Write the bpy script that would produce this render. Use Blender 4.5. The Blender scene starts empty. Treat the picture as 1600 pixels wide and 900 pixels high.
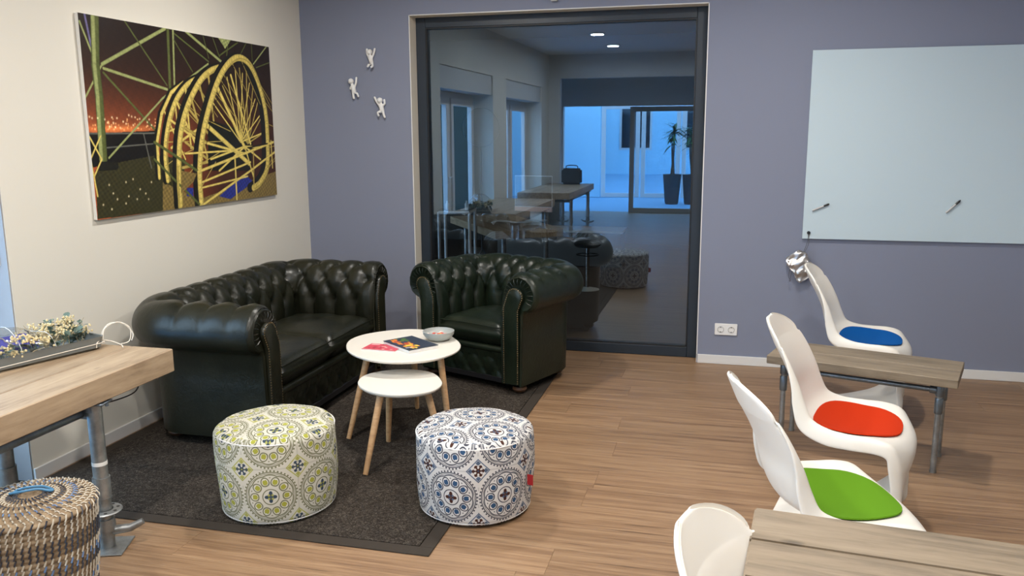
import bpy, bmesh, math, random
import numpy as np
from mathutils import Vector, Matrix
random.seed(7)
PI = math.pi
SC = bpy.context.scene
COL = SC.collection

# ------------------------------------------------------------------ camera
cam = bpy.data.cameras.new('camera'); camo = bpy.data.objects.new('camera', cam); COL.objects.link(camo)
cam.sensor_fit = 'HORIZONTAL'; cam.sensor_width = 36; cam.lens = 1308.2 / 1600 * 36
cam.clip_start = 0.05; cam.clip_end = 200
CY, CP, CR = -0.2504, -0.1844, -0.0059
fwd = Vector((math.sin(CY)*math.cos(CP), math.cos(CY)*math.cos(CP), math.sin(CP)))
rgt = Vector((math.cos(CY), -math.sin(CY), 0)); upv = rgt.cross(fwd)
r2 = rgt*math.cos(CR)+upv*math.sin(CR); u2 = -rgt*math.sin(CR)+upv*math.cos(CR)
mw = Matrix((r2, u2, -fwd)).transposed().to_4x4(); mw.translation = Vector((3.0806, -5.8108, 1.594))
camo.matrix_world = mw
SC.camera = camo

# ------------------------------------------------------------------ world, exposure
SC.view_settings.view_transform = 'Standard'; SC.view_settings.look = 'None'
SC.view_settings.gamma = 1; SC.view_settings.use_curve_mapping = False
SC.view_settings.exposure = 0.0
SC.cycles.use_denoising = True
SC.cycles.max_bounces = 10; SC.cycles.diffuse_bounces = 5; SC.cycles.glossy_bounces = 5; SC.cycles.transparent_max_bounces = 12
SC.cycles.sample_clamp_indirect = 6
W = bpy.data.worlds.new('sky'); SC.world = W; W.use_nodes = True
nt = W.node_tree; nt.nodes.clear()
wo = nt.nodes.new('ShaderNodeOutputWorld'); wb = nt.nodes.new('ShaderNodeBackground')
tc = nt.nodes.new('ShaderNodeTexCoord'); sx = nt.nodes.new('ShaderNodeSeparateXYZ'); cr = nt.nodes.new('ShaderNodeValToRGB')
nt.links.new(tc.outputs['Generated'], sx.inputs[0]); nt.links.new(sx.outputs['Z'], cr.inputs[0])
cr.color_ramp.elements[0].position = 0.0; cr.color_ramp.elements[0].color = (0.58, 0.80, 1.0, 1)
cr.color_ramp.elements[1].position = 0.7; cr.color_ramp.elements[1].color = (0.42, 0.68, 1.0, 1)
nt.links.new(cr.outputs[0], wb.inputs[0]); wb.inputs[1].default_value = 9.5
nt.links.new(wb.outputs[0], wo.inputs[0])
DOWNLIGHT_POWER = 36
DOWNLIGHT_COLOR = (1.0, 0.95, 0.885)
for nm, loc, rot, sx_, sy_ in (('portal_door', (-0.42, -3.85, 1.05), (0, -PI/2, 0), 2.0, 2.0),
                       ('portal_door', (-0.42, -7.0, 1.05), (0, -PI/2, 0), 2.0, 2.0),
                       ('portal_window', (1.31, -10.78, 1.05), (PI/2, 0, 0), 2.9, 2.1)):
    pl = bpy.data.lights.new(nm, 'AREA'); pl.shape = 'RECTANGLE'; pl.size = sx_; pl.size_y = sy_; pl.cycles.is_portal = True
    po = bpy.data.objects.new(nm, pl); po.location = loc; po.rotation_euler = rot; COL.objects.link(po)

# ------------------------------------------------------------------ node helpers
class N:
    """Small wrapper that turns arithmetic on sockets into Math nodes."""
    def __init__(s, nt, o): s.nt, s.o = nt, o
    def _b(s, op, *a):
        n = s.nt.nodes.new('ShaderNodeMath'); n.operation = op
        for i, v in enumerate((s,)+a):
            if isinstance(v, N): s.nt.links.new(v.o, n.inputs[i])
            else: n.inputs[i].default_value = v
        return N(s.nt, n.outputs[0])
    def __add__(s, b): return s._b('ADD', b)
    def __sub__(s, b): return s._b('SUBTRACT', b)
    def __mul__(s, b): return s._b('MULTIPLY', b)
    def __truediv__(s, b): return s._b('DIVIDE', b)
    def lt(s, b): return s._b('LESS_THAN', b)
    def gt(s, b): return s._b('GREATER_THAN', b)
    def abs(s): return s._b('ABSOLUTE')
    def sin(s): return s._b('SINE')
    def cos(s): return s._b('COSINE')
    def fl(s): return s._b('FLOOR')
    def sq(s): return s*s
    def sqrt(s): return s._b('SQRT')
    def max(s, b): return s._b('MAXIMUM', b)
    def min(s, b): return s._b('MINIMUM', b)
    def at2(s, b): return s._b('ARCTAN2', b)
    def pow(s, b): return s._b('POWER', b)
    def fr(s): return s._b('FRACT')
def near(x, c, w): return (x - c).abs().lt(w)

class Mat:
    def __init__(s, name, col=(.5,.5,.5), rough=.5, metal=0, spec=.5, coat=0, emit=None, es=0):
        s.m = bpy.data.materials.new(name); s.m.use_nodes = True; s.nt = s.m.node_tree
        s.b = s.nt.nodes['Principled BSDF']; s.out = s.nt.nodes['Material Output']
        s.b.inputs['Base Color'].default_value = (*col, 1); s.b.inputs['Roughness'].default_value = rough
        s.b.inputs['Metallic'].default_value = metal; s.b.inputs['Specular IOR Level'].default_value = spec
        s.b.inputs['Coat Weight'].default_value = coat
        if emit: s.b.inputs['Emission Color'].default_value = (*emit, 1); s.b.inputs['Emission Strength'].default_value = es
        s.m.diffuse_color = (*col, 1)
    def node(s, t, **k):
        n = s.nt.nodes.new(t)
        for a, v in k.items(): setattr(n, a, v)
        return n
    def link(s, a, b): s.nt.links.new(a.o if isinstance(a, N) else a, b)
    def coord(s, kind='Object', scale=(1,1,1), rnd=0):
        t = s.node('ShaderNodeTexCoord'); mp = s.node('ShaderNodeMapping'); mp.inputs['Scale'].default_value = scale
        s.link(t.outputs[kind], mp.inputs[0])
        if rnd:
            oi = s.node('ShaderNodeObjectInfo'); mu = s.node('ShaderNodeMath', operation='MULTIPLY'); mu.inputs[1].default_value = rnd
            s.link(oi.outputs['Random'], mu.inputs[0]); s.link(mu.outputs[0], mp.inputs['Location'])
        return mp.outputs[0]
    def noise(s, vec, scale=5, detail=4, rough=.55, dist=0):
        n = s.node('ShaderNodeTexNoise'); n.inputs['Scale'].default_value = scale; n.inputs['Detail'].default_value = detail
        n.inputs['Roughness'].default_value = rough; n.inputs['Distortion'].default_value = dist
        if vec is not None: s.link(vec, n.inputs['Vector'])
        return n.outputs['Fac']
    def ramp(s, fac, stops):
        r = s.node('ShaderNodeValToRGB'); e = r.color_ramp.elements
        while len(e) < len(stops): e.new(.5)
        for i, (p, c) in enumerate(stops): e[i].position = p; e[i].color = (*c, 1)
        s.link(fac, r.inputs[0]); return r.outputs[0]
    def mix(s, fac, a, b, mode='MIX'):
        n = s.node('ShaderNodeMix', data_type='RGBA', blend_type=mode)
        for v, i in ((fac, 0), (a, 6), (b, 7)):
            if isinstance(v, (int, float)): n.inputs[i].default_value = v
            elif isinstance(v, tuple): n.inputs[i].default_value = (*v, 1)
            else: s.link(v, n.inputs[i])
        return n.outputs[2]
    def base(s, c): s.link(c, s.b.inputs['Base Color']); return s
    def bump(s, h, strength=.3, dist=.002):
        n = s.node('ShaderNodeBump'); n.inputs['Strength'].default_value = strength; n.inputs['Distance'].default_value = dist
        s.link(h, n.inputs['Height']); s.link(n.outputs[0], s.b.inputs['Normal']); return s

def wood(name, c1, c2, c3, sc=(1.2, 14, 14), rough=.5, rnd=37, tone=.25, knots=False, cracks=False):
    m = Mat(name, c2, rough)
    v = m.coord('Object', sc, rnd)
    n1 = m.noise(v, 2.2, 6, .62, .8); n2 = m.noise(v, 9, 5, .7, .3)
    n3 = m.noise(m.coord('Object', (sc[0]*.35, sc[1]*.5, sc[2]*.5), rnd), 3, 3, .5, .2); g = (N(m.nt, n1)*.46 + N(m.nt, n2)*.26 + N(m.nt, n3)*.28)
    c = m.ramp(g.o, [(.34, c1), (.5, c2), (.66, c3)])
    if knots:
        vk = m.coord('Object', (2.2, 5.5, 5.5), rnd); vo = m.node('ShaderNodeTexVoronoi'); vo.inputs['Scale'].default_value = 1.1; m.link(vk, vo.inputs['Vector'])
        k = (N(m.nt, vo.outputs['Distance'])*(-14)+1.0).max(0.0).pow(.7); c = m.mix((k*.8).o, c, tuple(x*.35 for x in c1))
    if cracks:
        q = m.noise(m.coord('Object', (1.6, 46, 46), rnd*1.7), 2.0, 3, .5, .35); z = m.noise(m.coord('Object', (1.2, 5, 5), rnd*.6), 1.6, 2, .5)
        k = ((N(m.nt, q)-.60)*14).max(0.0).min(1.0)*(((N(m.nt, z)-.48)*8).max(0.0).min(1.0)); c = m.mix((k*.7).o, c, tuple(x*.45 for x in c1))
    oi = m.node('ShaderNodeObjectInfo'); t = N(m.nt, oi.outputs['Random'])*tone + (1-tone/2)
    hsv = m.node('ShaderNodeHueSaturation'); m.link(t, hsv.inputs['Value']); m.link(c, hsv.inputs['Color'])
    m.base(hsv.outputs[0]); m.bump(g.o, .25, .001)
    return m

M = {}
M['floor_wood'] = wood('laminate_wood', (.12,.062,.030), (.255,.152,.082), (.37,.24,.135), (.75, 19, 19), .42, 53, .12, False, True)
M['old_wood'] = wood('scaffold_wood', (.17,.115,.068), (.34,.245,.155), (.44,.33,.215), (1.0, 8, 8), .55, 21, .16, True)
M['grey_wood'] = wood('weathered_wood', (.085,.064,.042), (.20,.155,.105), (.27,.215,.15), (1.0, 9, 9), .6, 29, .14, True)
M['leg_wood'] = wood('beech', (.40,.23,.105), (.56,.34,.17), (.64,.42,.23), (1, 30, 30), .45, 11, .1)
def paint(name, col, rough=.75, amt=.06):
    m = Mat(name, col, rough, spec=.3); v = m.coord('Object'); n = m.noise(v, 160, 3); n2 = m.noise(v, 1.3, 2)
    m.base(m.mix((N(m.nt, n2)*amt).o, col, tuple(c*.7 for c in col))); m.bump(n, .12, .0008); return m
M['wall_grey'] = paint('blue_grey_paint', (.215,.235,.310))
M['wall_cream'] = paint('cream_paint', (.71,.68,.60))
M['wall_white'] = paint('white_paint', (.62,.62,.60))
M['ceiling'] = paint('ceiling_paint', (.72,.72,.71))
M['base_white'] = Mat('white_satin', (.68,.67,.65), .4)
M['cream_trim'] = Mat('cream_trim', (.80,.74,.63), .5)
M['frame'] = Mat('anthracite_aluminium', (.013,.021,.032), .42, .0, .5)
M['gasket'] = Mat('black_rubber', (.006,.006,.007), .5)
def leather(name, c1, c2):
    m = Mat(name, c1, .3, spec=.36, coat=.08); m.b.inputs['Coat Roughness'].default_value = .25
    v = m.coord('Object'); n = m.noise(v, 5, 5, .6); m.base(m.ramp(n, [(.35, c1), (.7, c2)]))
    vo = m.node('ShaderNodeTexVoronoi'); vo.inputs['Scale'].default_value = 240; m.link(v, vo.inputs['Vector'])
    w = m.noise(v, 22, 4, .6, 1.4)
    h = N(m.nt, vo.outputs['Distance'])*.15 + N(m.nt, w)*1.2; m.bump(h.o, .32, .004)
    r = N(m.nt, n)*.24+.24; m.link(r, m.b.inputs['Roughness']); return m
M['leather_sofa'] = leather('aged_dark_leather', (.0070,.0085,.0050), (.0165,.0165,.0085))
M['leather_chair'] = leather('green_leather', (.0052,.0098,.0058), (.0125,.019,.0100))
M['brass'] = Mat('aged_brass', (.30,.22,.12), .35, .9)
M['dark_wood'] = Mat('dark_turned_wood', (.08,.035,.015), .4)
M['white_lacquer'] = Mat('white_lacquer', (.72,.68,.605), .35)
M['white_plastic'] = Mat('white_plastic', (.78,.745,.68), .38, spec=.45)
M['white_matt'] = Mat('white_matt_plastic', (.78,.77,.75), .5)
def felt(n, c):
    m = Mat(n, c, .95, spec=.1); v = m.coord('Object'); m.bump(m.noise(v, 400, 3), .3, .001); return m
M['felt_blue'] = felt('blue_felt', (.004,.085,.32)); M['felt_red'] = felt('red_felt', (.50,.032,.006)); M['felt_green'] = felt('green_felt', (.10,.24,.012))
def steel(name, c, r=.42, me=.75):
    m = Mat(name, c, r, me); v = m.coord('Object'); n = m.noise(v, 14, 5, .65)
    m.base(m.ramp(n, [(.3, tuple(x*.62 for x in c)), (.7, tuple(min(1, x*1.25) for x in c))])); return m
M['galv'] = steel('galvanised_steel', (.30,.31,.31)); M['pipe_blue'] = steel('dark_steel_pipe', (.16,.19,.22), .35)
M['tape'] = Mat('white_tape', (.75,.75,.73), .5)
M['black'] = Mat('black_plastic', (.01,.01,.012), .4); M['chrome'] = Mat('chrome', (.7,.7,.7), .12, 1)
M['silver'] = Mat('silver_foil_fabric', (.62,.60,.58), .3, .9)
M['cord'] = Mat('grey_cord', (.08,.08,.09), .7)
def wbm():
    m = Mat('white_glass_board', (.52,.63,.69), .06, spec=.6); return m
M['board'] = wbm()
M['board_edge'] = Mat('polished_glass_edge', (.62,.70,.74), .15)
# carpet
m = Mat('loop_pile_carpet', (.05,.04,.035), .95, spec=.1); v = m.coord('Object')
n1 = m.noise(v, 190, 3, .8); n2 = m.noise(v, 60, 3, .7); g = N(m.nt, n1)*.7+N(m.nt, n2)*.3
m.base(m.ramp(g.o, [(.38, (.012,.0095,.008)), (.52, (.044,.036,.029)), (.66, (.165,.14,.115))])); m.bump(g.o, .9, .006); M['carpet'] = m
m = Mat('woven_carpet_border', (.045,.037,.03), .9, spec=.1); v = m.coord('Object'); n = m.noise(v, 300, 2); m.bump(n, .5, .002); M['border'] = m
# glass
def pane_mat(name, refl, tint, glosscol):
    m = Mat(name); m.nt.nodes.remove(m.b)
    t = m.node('ShaderNodeBsdfTransparent'); t.inputs[0].default_value = (*tint, 1)
    g = m.node('ShaderNodeBsdfGlossy'); g.inputs[0].default_value = (*glosscol, 1); g.inputs['Roughness'].default_value = 0
    x = m.node('ShaderNodeMixShader'); x.inputs[0].default_value = refl
    m.link(t.outputs[0], x.inputs[1]); m.link(g.outputs[0], x.inputs[2]); m.link(x.outputs[0], m.out.inputs[0]); return m
M['pane'] = pane_mat('solar_glass', .23, (.50,.53,.54), (.58,.74,.92))
M['clear'] = pane_mat('clear_glass', .08, (.9,.94,.95), (1,1,1))
M['cello'] = pane_mat('cellophane', .16, (.86,.86,.85), (1,1,1))

# medallion fabric (numbers are in pattern cells)
def medallion(name, ground, ink, fill, flower):
    m = Mat(name, ground, .85, spec=.2); uv = m.node('ShaderNodeUVMap'); s = m.node('ShaderNodeSeparateXYZ'); m.link(uv.outputs[0], s.inputs[0])
    u, v = N(m.nt, s.outputs[0]), N(m.nt, s.outputs[1])
    x, y = u.fr()-.5, v.fr()-.5
    r = (x*x+y*y).sqrt(); th = y.at2(x)
    ten = 10/(2*PI)
    pa = (th*ten+.5).fr()-.5                                   # petal angle -.5..+.5
    px = pa*(2*PI/10)*r; py = r-.29
    pe = ((px/.074).sq()+(py/.080).sq()).sqrt()
    he = ((px.abs()-.018)/.027).sq()+((py+.006)/.046).sq()
    stem = (px.abs().lt(.008))*(near(py, -.03, .04))
    sc = ((th*(5.0)).sin().abs())*.016
    rings = near(r, .452, .009).max(near(r, .142, .009)).max(near(r-sc, .390, .010)).max(near(r, .477, .014)*((th*46).sin().gt(.1))).max(near(r, .425, .005))
    dots = near(r, .355, .008)*(pa.abs().gt(.44)); petline = near(pe, .93, .16)
    # centre cross
    ct = (th*2).cos().abs(); cross = r.lt(ct*.095+.016)*r.gt(.004); cd = r.lt(((th*2).sin().abs()*.05+.02))*r.gt(.03)
    # corner flower
    x2, y2 = (u+.5).fr()-.5, (v+.5).fr()-.5
    r_2 = (x2*x2+y2*y2).sqrt(); t2 = y2.at2(x2)
    fl = r_2.lt((t2*3).cos().abs()*.035+.078); flin = near((( t2*3/PI).fr()-.5).abs(), 0, .26)*near(r_2, .062, .02); fc = r_2.lt(.014)
    dm = x2.abs()+y2.abs(); dia = near(dm, .205, .013).max((dm.lt(.185)*dm.gt(.11))*((x2.abs()-y2.abs()).abs().gt(.09)))
    sp = near(x.abs().max(y.abs()), .493, .004)*((u*40).sin().max((v*40).sin()).gt(.2))
    c = m.mix((rings.max(petline).max(dots).min(1.0)*.92).o, ground, ink)
    c = m.mix((pe.lt(.82)*r.lt(.5)*.85).o, c, tuple(min(1, g*1.12) for g in ground))
    c = m.mix((he.lt(1.0).max(stem)*r.lt(.5)).o, c, fill)
    c = m.mix((cross).o, c, flower); c = m.mix((cd*.8).o, c, fill)
    c = m.mix((dia*.9).o, c, fill); c = m.mix(fl.o, c, flower); c = m.mix((flin).o, c, ground); c = m.mix(fc.o, c, fill)
    c = m.mix((sp*.35).o, c, ink)
    m.base(c); vv = m.coord('Object'); m.bump(m.noise(vv, 350, 2), .25, .001); return m
M['pouf_green'] = medallion('olive_medallion_cotton', (.56,.535,.45), (.13,.13,.06), (.34,.34,.05), (.04,.06,.09))
M['pouf_blue'] = medallion('blue_medallion_cotton', (.58,.565,.545), (.014,.018,.04), (.03,.075,.155), (.06,.022,.014))
M['red_tag'] = Mat('red_tag', (.33,.008,.012), .6)
# basket
m = Mat('seagrass', (.30,.21,.12), .8); v = m.coord('Object'); n = m.noise(v, 40, 4); m.base(m.ramp(n, [(.3, (.12,.08,.045)), (.7, (.31,.225,.135))])); m.bump(n, .5, .003); M['seagrass'] = m
for k, c in (('st_white', (.52,.47,.38)), ('st_navy', (.03,.035,.05)), ('st_blue', (.13,.22,.40)), ('cord_blue', (.06,.20,.36))): M[k] = Mat(k.replace('st_', 'plastic_strip_'), c, .5)
for k, c, r in (('tray', (.20,.215,.21), .4), ('berry', (.72,.58,.32), .5), ('leaf_euc', (.10,.15,.12), .6), ('leaf_dark', (.03,.06,.035), .5), ('straw', (.45,.37,.22), .7),
                ('ribbon', (.74,.68,.58), .5), ('packet', (.06,.055,.36), .5), ('paper', (.75,.73,.70), .6), ('bowl', (.36,.38,.36), .35), ('candy_r', (.6,.08,.05), .4), ('candy_o', (.7,.32,.06), .4), ('candy_w', (.7,.65,.6), .4),
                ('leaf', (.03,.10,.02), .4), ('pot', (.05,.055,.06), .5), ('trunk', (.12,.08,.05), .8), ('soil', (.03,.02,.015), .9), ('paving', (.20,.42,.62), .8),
                ('facade', (.42,.76,.95), .8), ('jamb', (.31,.30,.30), .7), ('dark_wall', (.085,.08,.075), .9), ('blocker_dark', (.018,.03,.015), .9), ('dark_floor', (.10,.07,.05), .6), ('steel_w', (.5,.5,.5), .4), ('screen', (.008,.012,.02), .15), ('rosy', (.55,.33,.27), .4),
                ('grey_sill', (.36,.35,.33), .6), ('bag', (.012,.013,.016), .6), ('canvas_side', (.75,.73,.68), .7)):
    M[k] = Mat(k + '_material', c, r)
m = Mat('printed_ink', (.5,.5,.5), .45); at = m.node('ShaderNodeVertexColor', layer_name='ink'); m.base(at.outputs[0]); M['print'] = m
m = Mat('lit_diffuser', (.9,.9,.9), .5, emit=(1,.93,.82), es=14); M['lens'] = m

# ------------------------------------------------------------------ geometry helpers
class G:
    def __init__(s): s.v, s.f = [], []
    def add(s, v, f): o = len(s.v); s.v += [tuple(p) for p in v]; s.f += [tuple(i+o for i in q) for q in f]; return s
    def box(s, c, d, rz=0, ch=0):
        """box of centre c, size d, turned rz, with optional chamfer of its vertical and top edges"""
        x, y, z = d[0]/2, d[1]/2, d[2]/2; co, si = math.cos(rz), math.sin(rz)
        if ch:
            bm = bmesh.new(); bmesh.ops.create_cube(bm, size=1); bmesh.ops.scale(bm, vec=d, verts=bm.verts)
            bmesh.ops.bevel(bm, geom=bm.edges[:], offset=ch, segments=1 if ch < .004 else 2, affect='EDGES')
            vs = [tuple(v.co) for v in bm.verts]; bm.verts.index_update(); fs = [[v.index for v in f.verts] for f in bm.faces]; bm.free()
        else:
            vs = [(a*x, b*y, e*z) for e in (-1, 1) for b in (-1, 1) for a in (-1, 1)]
            fs = [(0,2,3,1), (4,5,7,6), (0,1,5,4), (2,6,7,3), (0,4,6,2), (1,3,7,5)]
        return s.add([(c[0]+a*co-b*si, c[1]+a*si+b*co, c[2]+e) for a, b, e in vs], fs)
    def bb(s, x0, x1, y0, y1, z0, z1, ch=0): return s.box(((x0+x1)/2, (y0+y1)/2, (z0+z1)/2), (abs(x1-x0), abs(y1-y0), abs(z1-z0)), 0, ch)
    def tube(s, pts, r, n=12, cap=True, closed=False):
        pts = [Vector(p) for p in pts]; k = len(pts); R = r if isinstance(r, (list, tuple)) else [r]*k
        ref = None; vs = []
        for i, p in enumerate(pts):
            if closed: t = (pts[(i+1) % k]-pts[i-1])
            else: t = pts[min(i+1, k-1)]-pts[max(i-1, 0)]
            t.normalize()
            if ref is None:
                ref = t.cross(Vector((0, 0, 1)));
                if ref.length < .05: ref = t.cross(Vector((1, 0, 0)))
            ref = (ref - t*ref.dot(t)).normalized(); b = t.cross(ref)
            for j in range(n):
                a = 2*PI*j/n; vs.append(p+(ref*math.cos(a)+b*math.sin(a))*R[i])
        fs = [(i*n+j, i*n+(j+1) % n, ((i+1) % k)*n+(j+1) % n, ((i+1) % k)*n+j) for i in range(k if closed else k-1) for j in range(n)]
        if cap and not closed: fs += [tuple(range(n))[::-1], tuple((k-1)*n+j for j in range(n))]
        return s.add(vs, fs)
    def lathe(s, prof, n=32, c=(0, 0, 0), cap=True):
        vs = [(c[0]+r*math.cos(2*PI*j/n), c[1]+r*math.sin(2*PI*j/n), c[2]+z) for r, z in prof for j in range(n)]; k = len(prof)
        fs = [(i*n+j, i*n+(j+1) % n, (i+1)*n+(j+1) % n, (i+1)*n+j) for i in range(k-1) for j in range(n)]
        if cap: fs += [tuple(range(n))[::-1], tuple((k-1)*n+j for j in range(n))]
        return s.add(vs, fs)
    def prism(s, poly, z0, z1):
        n = len(poly); vs = [(x, y, z0) for x, y in poly]+[(x, y, z1) for x, y in poly]
        return s.add(vs, [tuple(range(n))[::-1], tuple(range(n, 2*n))]+[(i, (i+1) % n, n+(i+1) % n, n+i) for i in range(n)])
    def grid(s, P):
        a, b = len(P), len(P[0]); return s.add([p for row in P for p in row], [(i*b+j, i*b+j+1, (i+1)*b+j+1, (i+1)*b+j) for i in range(a-1) for j in range(b-1)])
    def ball(s, c, r, n=8, m=5, sq=(1, 1, 1)):
        return s.add(*_ball(c, r, n, m, sq))
    def xf(s, mat): s.v = [tuple(mat @ Vector(p)) for p in s.v]; return s
    def mesh(s, name, mat, smooth=40):
        me = bpy.data.meshes.new(name); me.from_pydata(s.v, [], s.f); me.validate(); me.update()
        if mat: me.materials.append(M[mat].m if isinstance(mat, str) else mat)
        if smooth:
            me.polygons.foreach_set('use_smooth', [True]*len(me.polygons)); me.set_sharp_from_angle(angle=math.radians(smooth))
        return me
    def build(s, name, mat, parent=None, loc=None, smooth=40):
        o = bpy.data.objects.new(name, s.mesh(name, mat, smooth)); COL.objects.link(o)
        if parent: o.parent = parent
        if loc: o.location = loc
        return o
def _ball(c, r, n, m, sq):
    vs = [(c[0], c[1], c[2]-r*sq[2])]
    for i in range(1, m):
        a = -PI/2+PI*i/m
        vs += [(c[0]+r*sq[0]*math.cos(a)*math.cos(2*PI*j/n), c[1]+r*sq[1]*math.cos(a)*math.sin(2*PI*j/n), c[2]+r*sq[2]*math.sin(a)) for j in range(n)]
    vs.append((c[0], c[1], c[2]+r*sq[2])); L = len(vs)-1
    fs = [(0, 1+(j+1) % n, 1+j) for j in range(n)]+[(1+i*n+j, 1+i*n+(j+1) % n, 1+(i+1)*n+(j+1) % n, 1+(i+1)*n+j) for i in range(m-2) for j in range(n)]+[(L, 1+(m-2)*n+j, 1+(m-2)*n+(j+1) % n) for j in range(n)]
    return vs, fs
def catmull(P, n, closed=False):
    P = [Vector(p) for p in P]; out = []; k = len(P)
    for i in range(k if closed else k-1):
        g = (lambda j: P[j % k]) if closed else (lambda j: P[max(0, min(k-1, j))])
        a, b, c, d = g(i-1), g(i), g(i+1), g(i+2)
        for q in range(n):
            t = q/n; out.append(.5*((2*b)+(c-a)*t+(2*a-5*b+4*c-d)*t*t+(3*b-a-3*c+d)*t**3))
    if not closed: out.append(P[-1])
    return out
def tag(o, label, cat, group=None, kind=None):
    if label: o['label'] = label
    if cat: o['category'] = cat
    if group: o['group'] = group
    if kind: o['kind'] = kind
    return o
def thing(name, label, cat, loc=(0, 0, 0), rz=0, group=None):
    o = bpy.data.objects.new(name, None); COL.objects.link(o); o.location = loc; o.rotation_euler = (0, 0, rz); o.empty_display_size = .1
    return tag(o, label, cat, group)
def struct(o): o['kind'] = 'structure'; return o
def dup(o, parent=None):
    c = o.copy(); COL.objects.link(c)
    if parent is not None: c.parent = parent
    for ch in list(o.children): dup(ch, c)
    return c
def sol(o, th, off=0, sub=0):
    if sub: q = o.modifiers.new('s', 'SUBSURF'); q.levels = q.render_levels = sub
    q = o.modifiers.new('t', 'SOLIDIFY'); q.thickness = th; q.offset = off; return o

# ================================================================== SETTING
FX0, FX1, FY0, FY1, H = 0.0, 6.6, -8.6, 0.12, 2.9
fl = struct(G().bb(-.36, 7.0, -10.75, .30, -.12, -.012).build('floor', 'dark_floor', smooth=0))
PW, PL = .198, 1.32
pmesh = G().box((0, 0, 0), (PL-.0007, PW-.0007, .012), 0, .0006).mesh('plank', 'floor_wood', 0)
row = 0; y = .118
while y > -10.6:
    x = -.02-random.random()*PL*.8 if row else -.4
    while x < 6.6:
        x0, x1 = max(x, 0.002), min(x+PL, 6.6)
        if x1-x0 > .08:
            o = bpy.data.objects.new('plank', pmesh); COL.objects.link(o); o.parent = fl
            o.location = ((x0+x1)/2, y-PW/2, -.006); o.scale = ((x1-x0)/PL, 1, 1)
        x += PL
    y -= PW; row += 1
struct(G().bb(-.4, 7.0, -10.75, .30, H, H+.1).build('ceiling', 'ceiling', smooth=0))
# back wall with the opening of the glass partition
g = G(); g.bb(-.3, .854, 0, .30, 0, H); g.bb(2.924, 6.9, 0, .30, 0, H); g.bb(.854, 2.924, 0, .30, 2.409, H)
struct(g.build('wall_back', 'wall_grey', smooth=0))
# left wall with two recessed glazed doors
D = [(-2.795, -4.95), (-5.65, -8.0)]
g = G(); g.bb(-.34, 0, 0, D[0][0], 0, H); g.bb(-.34, 0, D[0][1], D[1][0], 0, H); g.bb(-.34, 0, D[1][1], -8.75, 0, H)
for a, b in D: g.bb(-.34, 0, a, b, 2.33, H)
struct(g.build('wall_left', 'wall_cream', smooth=0))
struct(G().bb(6.6, 6.9, -10.75, .3, 0, H).build('wall_right', 'wall_white', smooth=0))
# rear wall with a wide opening under a bulkhead, and a second one behind it
g = G(); g.bb(-.34, .2, -8.75, -8.6, 0, H); g.bb(.2, 3.2, -8.75, -8.6, 2.5, H); g.bb(3.2, 6.6, -8.75, -8.6, 0, H)
struct(g.build('wall_rear', 'wall_white', smooth=0))
g = G(); g.bb(-.34, -.12, -10.75, -10.6, 0, H); g.bb(-.12, 2.75, -10.75, -10.6, 2.08, H); g.bb(2.75, 6.6, -10.75, -10.6, 0, H)
struct(g.build('wall_lobby', 'wall_white', smooth=0))
struct(G().bb(-.34, -.2, -10.75, -8.75, 0, H).build('wall_side', 'wall_white', smooth=0))
# lobby end: glazed door wall
g = G(); g.bb(-4, .05, -14.65, -14.5, 0, 3.4); g.bb(3.9, 9, -14.65, -14.5, 0, 3.4); g.bb(.05, 3.9, -14.65, -14.5, 2.25, 3.4)
struct(g.build('wall_street', 'facade', smooth=0))

def baseboard(name, x0, x1, y0, y1, mat='base_white'):
    struct(G().bb(x0, x1, y0, y1, 0, .062, .002).build(name, mat, smooth=0))
baseboard('baseboard_left', 0, .012, -2.795, 0)
baseboard('baseboard_back_left', .012, .854, -.012, 0)
baseboard('baseboard_back_right', 2.93, 6.6, -.012, 0)
baseboard('baseboard_right', 6.588, 6.6, -8.6, -.012)
# cream lining of the opening
g = G(); g.bb(.8535, .857, .001, .12, .0, 2.409); g.bb(.8535, 2.921, .001, .12, 2.405, 2.409); g.bb(2.921, 2.9245, .001, .12, 0, 2.409)
struct(g.build('trim_1', 'cream_trim', smooth=0))
g = G(); g.bb(.850, .857, -.003, .001, .0, 2.412); g.bb(.850, 2.928, -.003, .001, 2.406, 2.412); g.bb(2.921, 2.928, -.003, .001, .062, 2.412)
struct(g.build('trim_2', 'base_white', smooth=0))

def window(name, x0, x1, y, z0, z1, fw, dep, mf, mp, axis='y', extra=()):
    """framed pane in the plane y (or x): frame bars, gasket, pane, extra mullions"""
    e = bpy.data.objects.new(name, None); COL.objects.link(e); struct(e)
    def B(g, a0, a1, d0, d1, c0, c1, ch=0):
        return g.bb(a0, a1, d0, d1, c0, c1, ch) if axis == 'y' else g.bb(d0, d1, a0, a1, c0, c1, ch)
    for a0, a1, c0, c1 in ((x0, x0+fw, z0, z1), (x1-fw, x1, z0, z1), (x0+fw, x1-fw, z1-fw, z1), (x0+fw, x1-fw, z0, z0+fw)):
        B(G(), a0, a1, y, y+dep, c0, c1, .003).build('frame_bar', mf, e, smooth=0)
    for a0, a1, c0, c1 in extra: B(G(), a0, a1, y, y+dep, c0, c1, .003).build('mullion', mf, e, smooth=0)
    return e, B
w1, B = window('window_1', .857, 2.921, .12, .0, 2.405, .072, .06, 'frame', 'pane')
g = G()
for a0, a1, c0, c1 in ((.929, .937, .072, 2.333), (2.841, 2.849, .072, 2.333), (.937, 2.841, 2.325, 2.333), (.937, 2.841, .072, .080)): B(g, a0, a1, .125, .16, c0, c1)
g.build('gasket', 'gasket', w1, smooth=0)
g = G(); B(g, .846+.083, 2.849, .158, .160, .072, 2.333)
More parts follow.
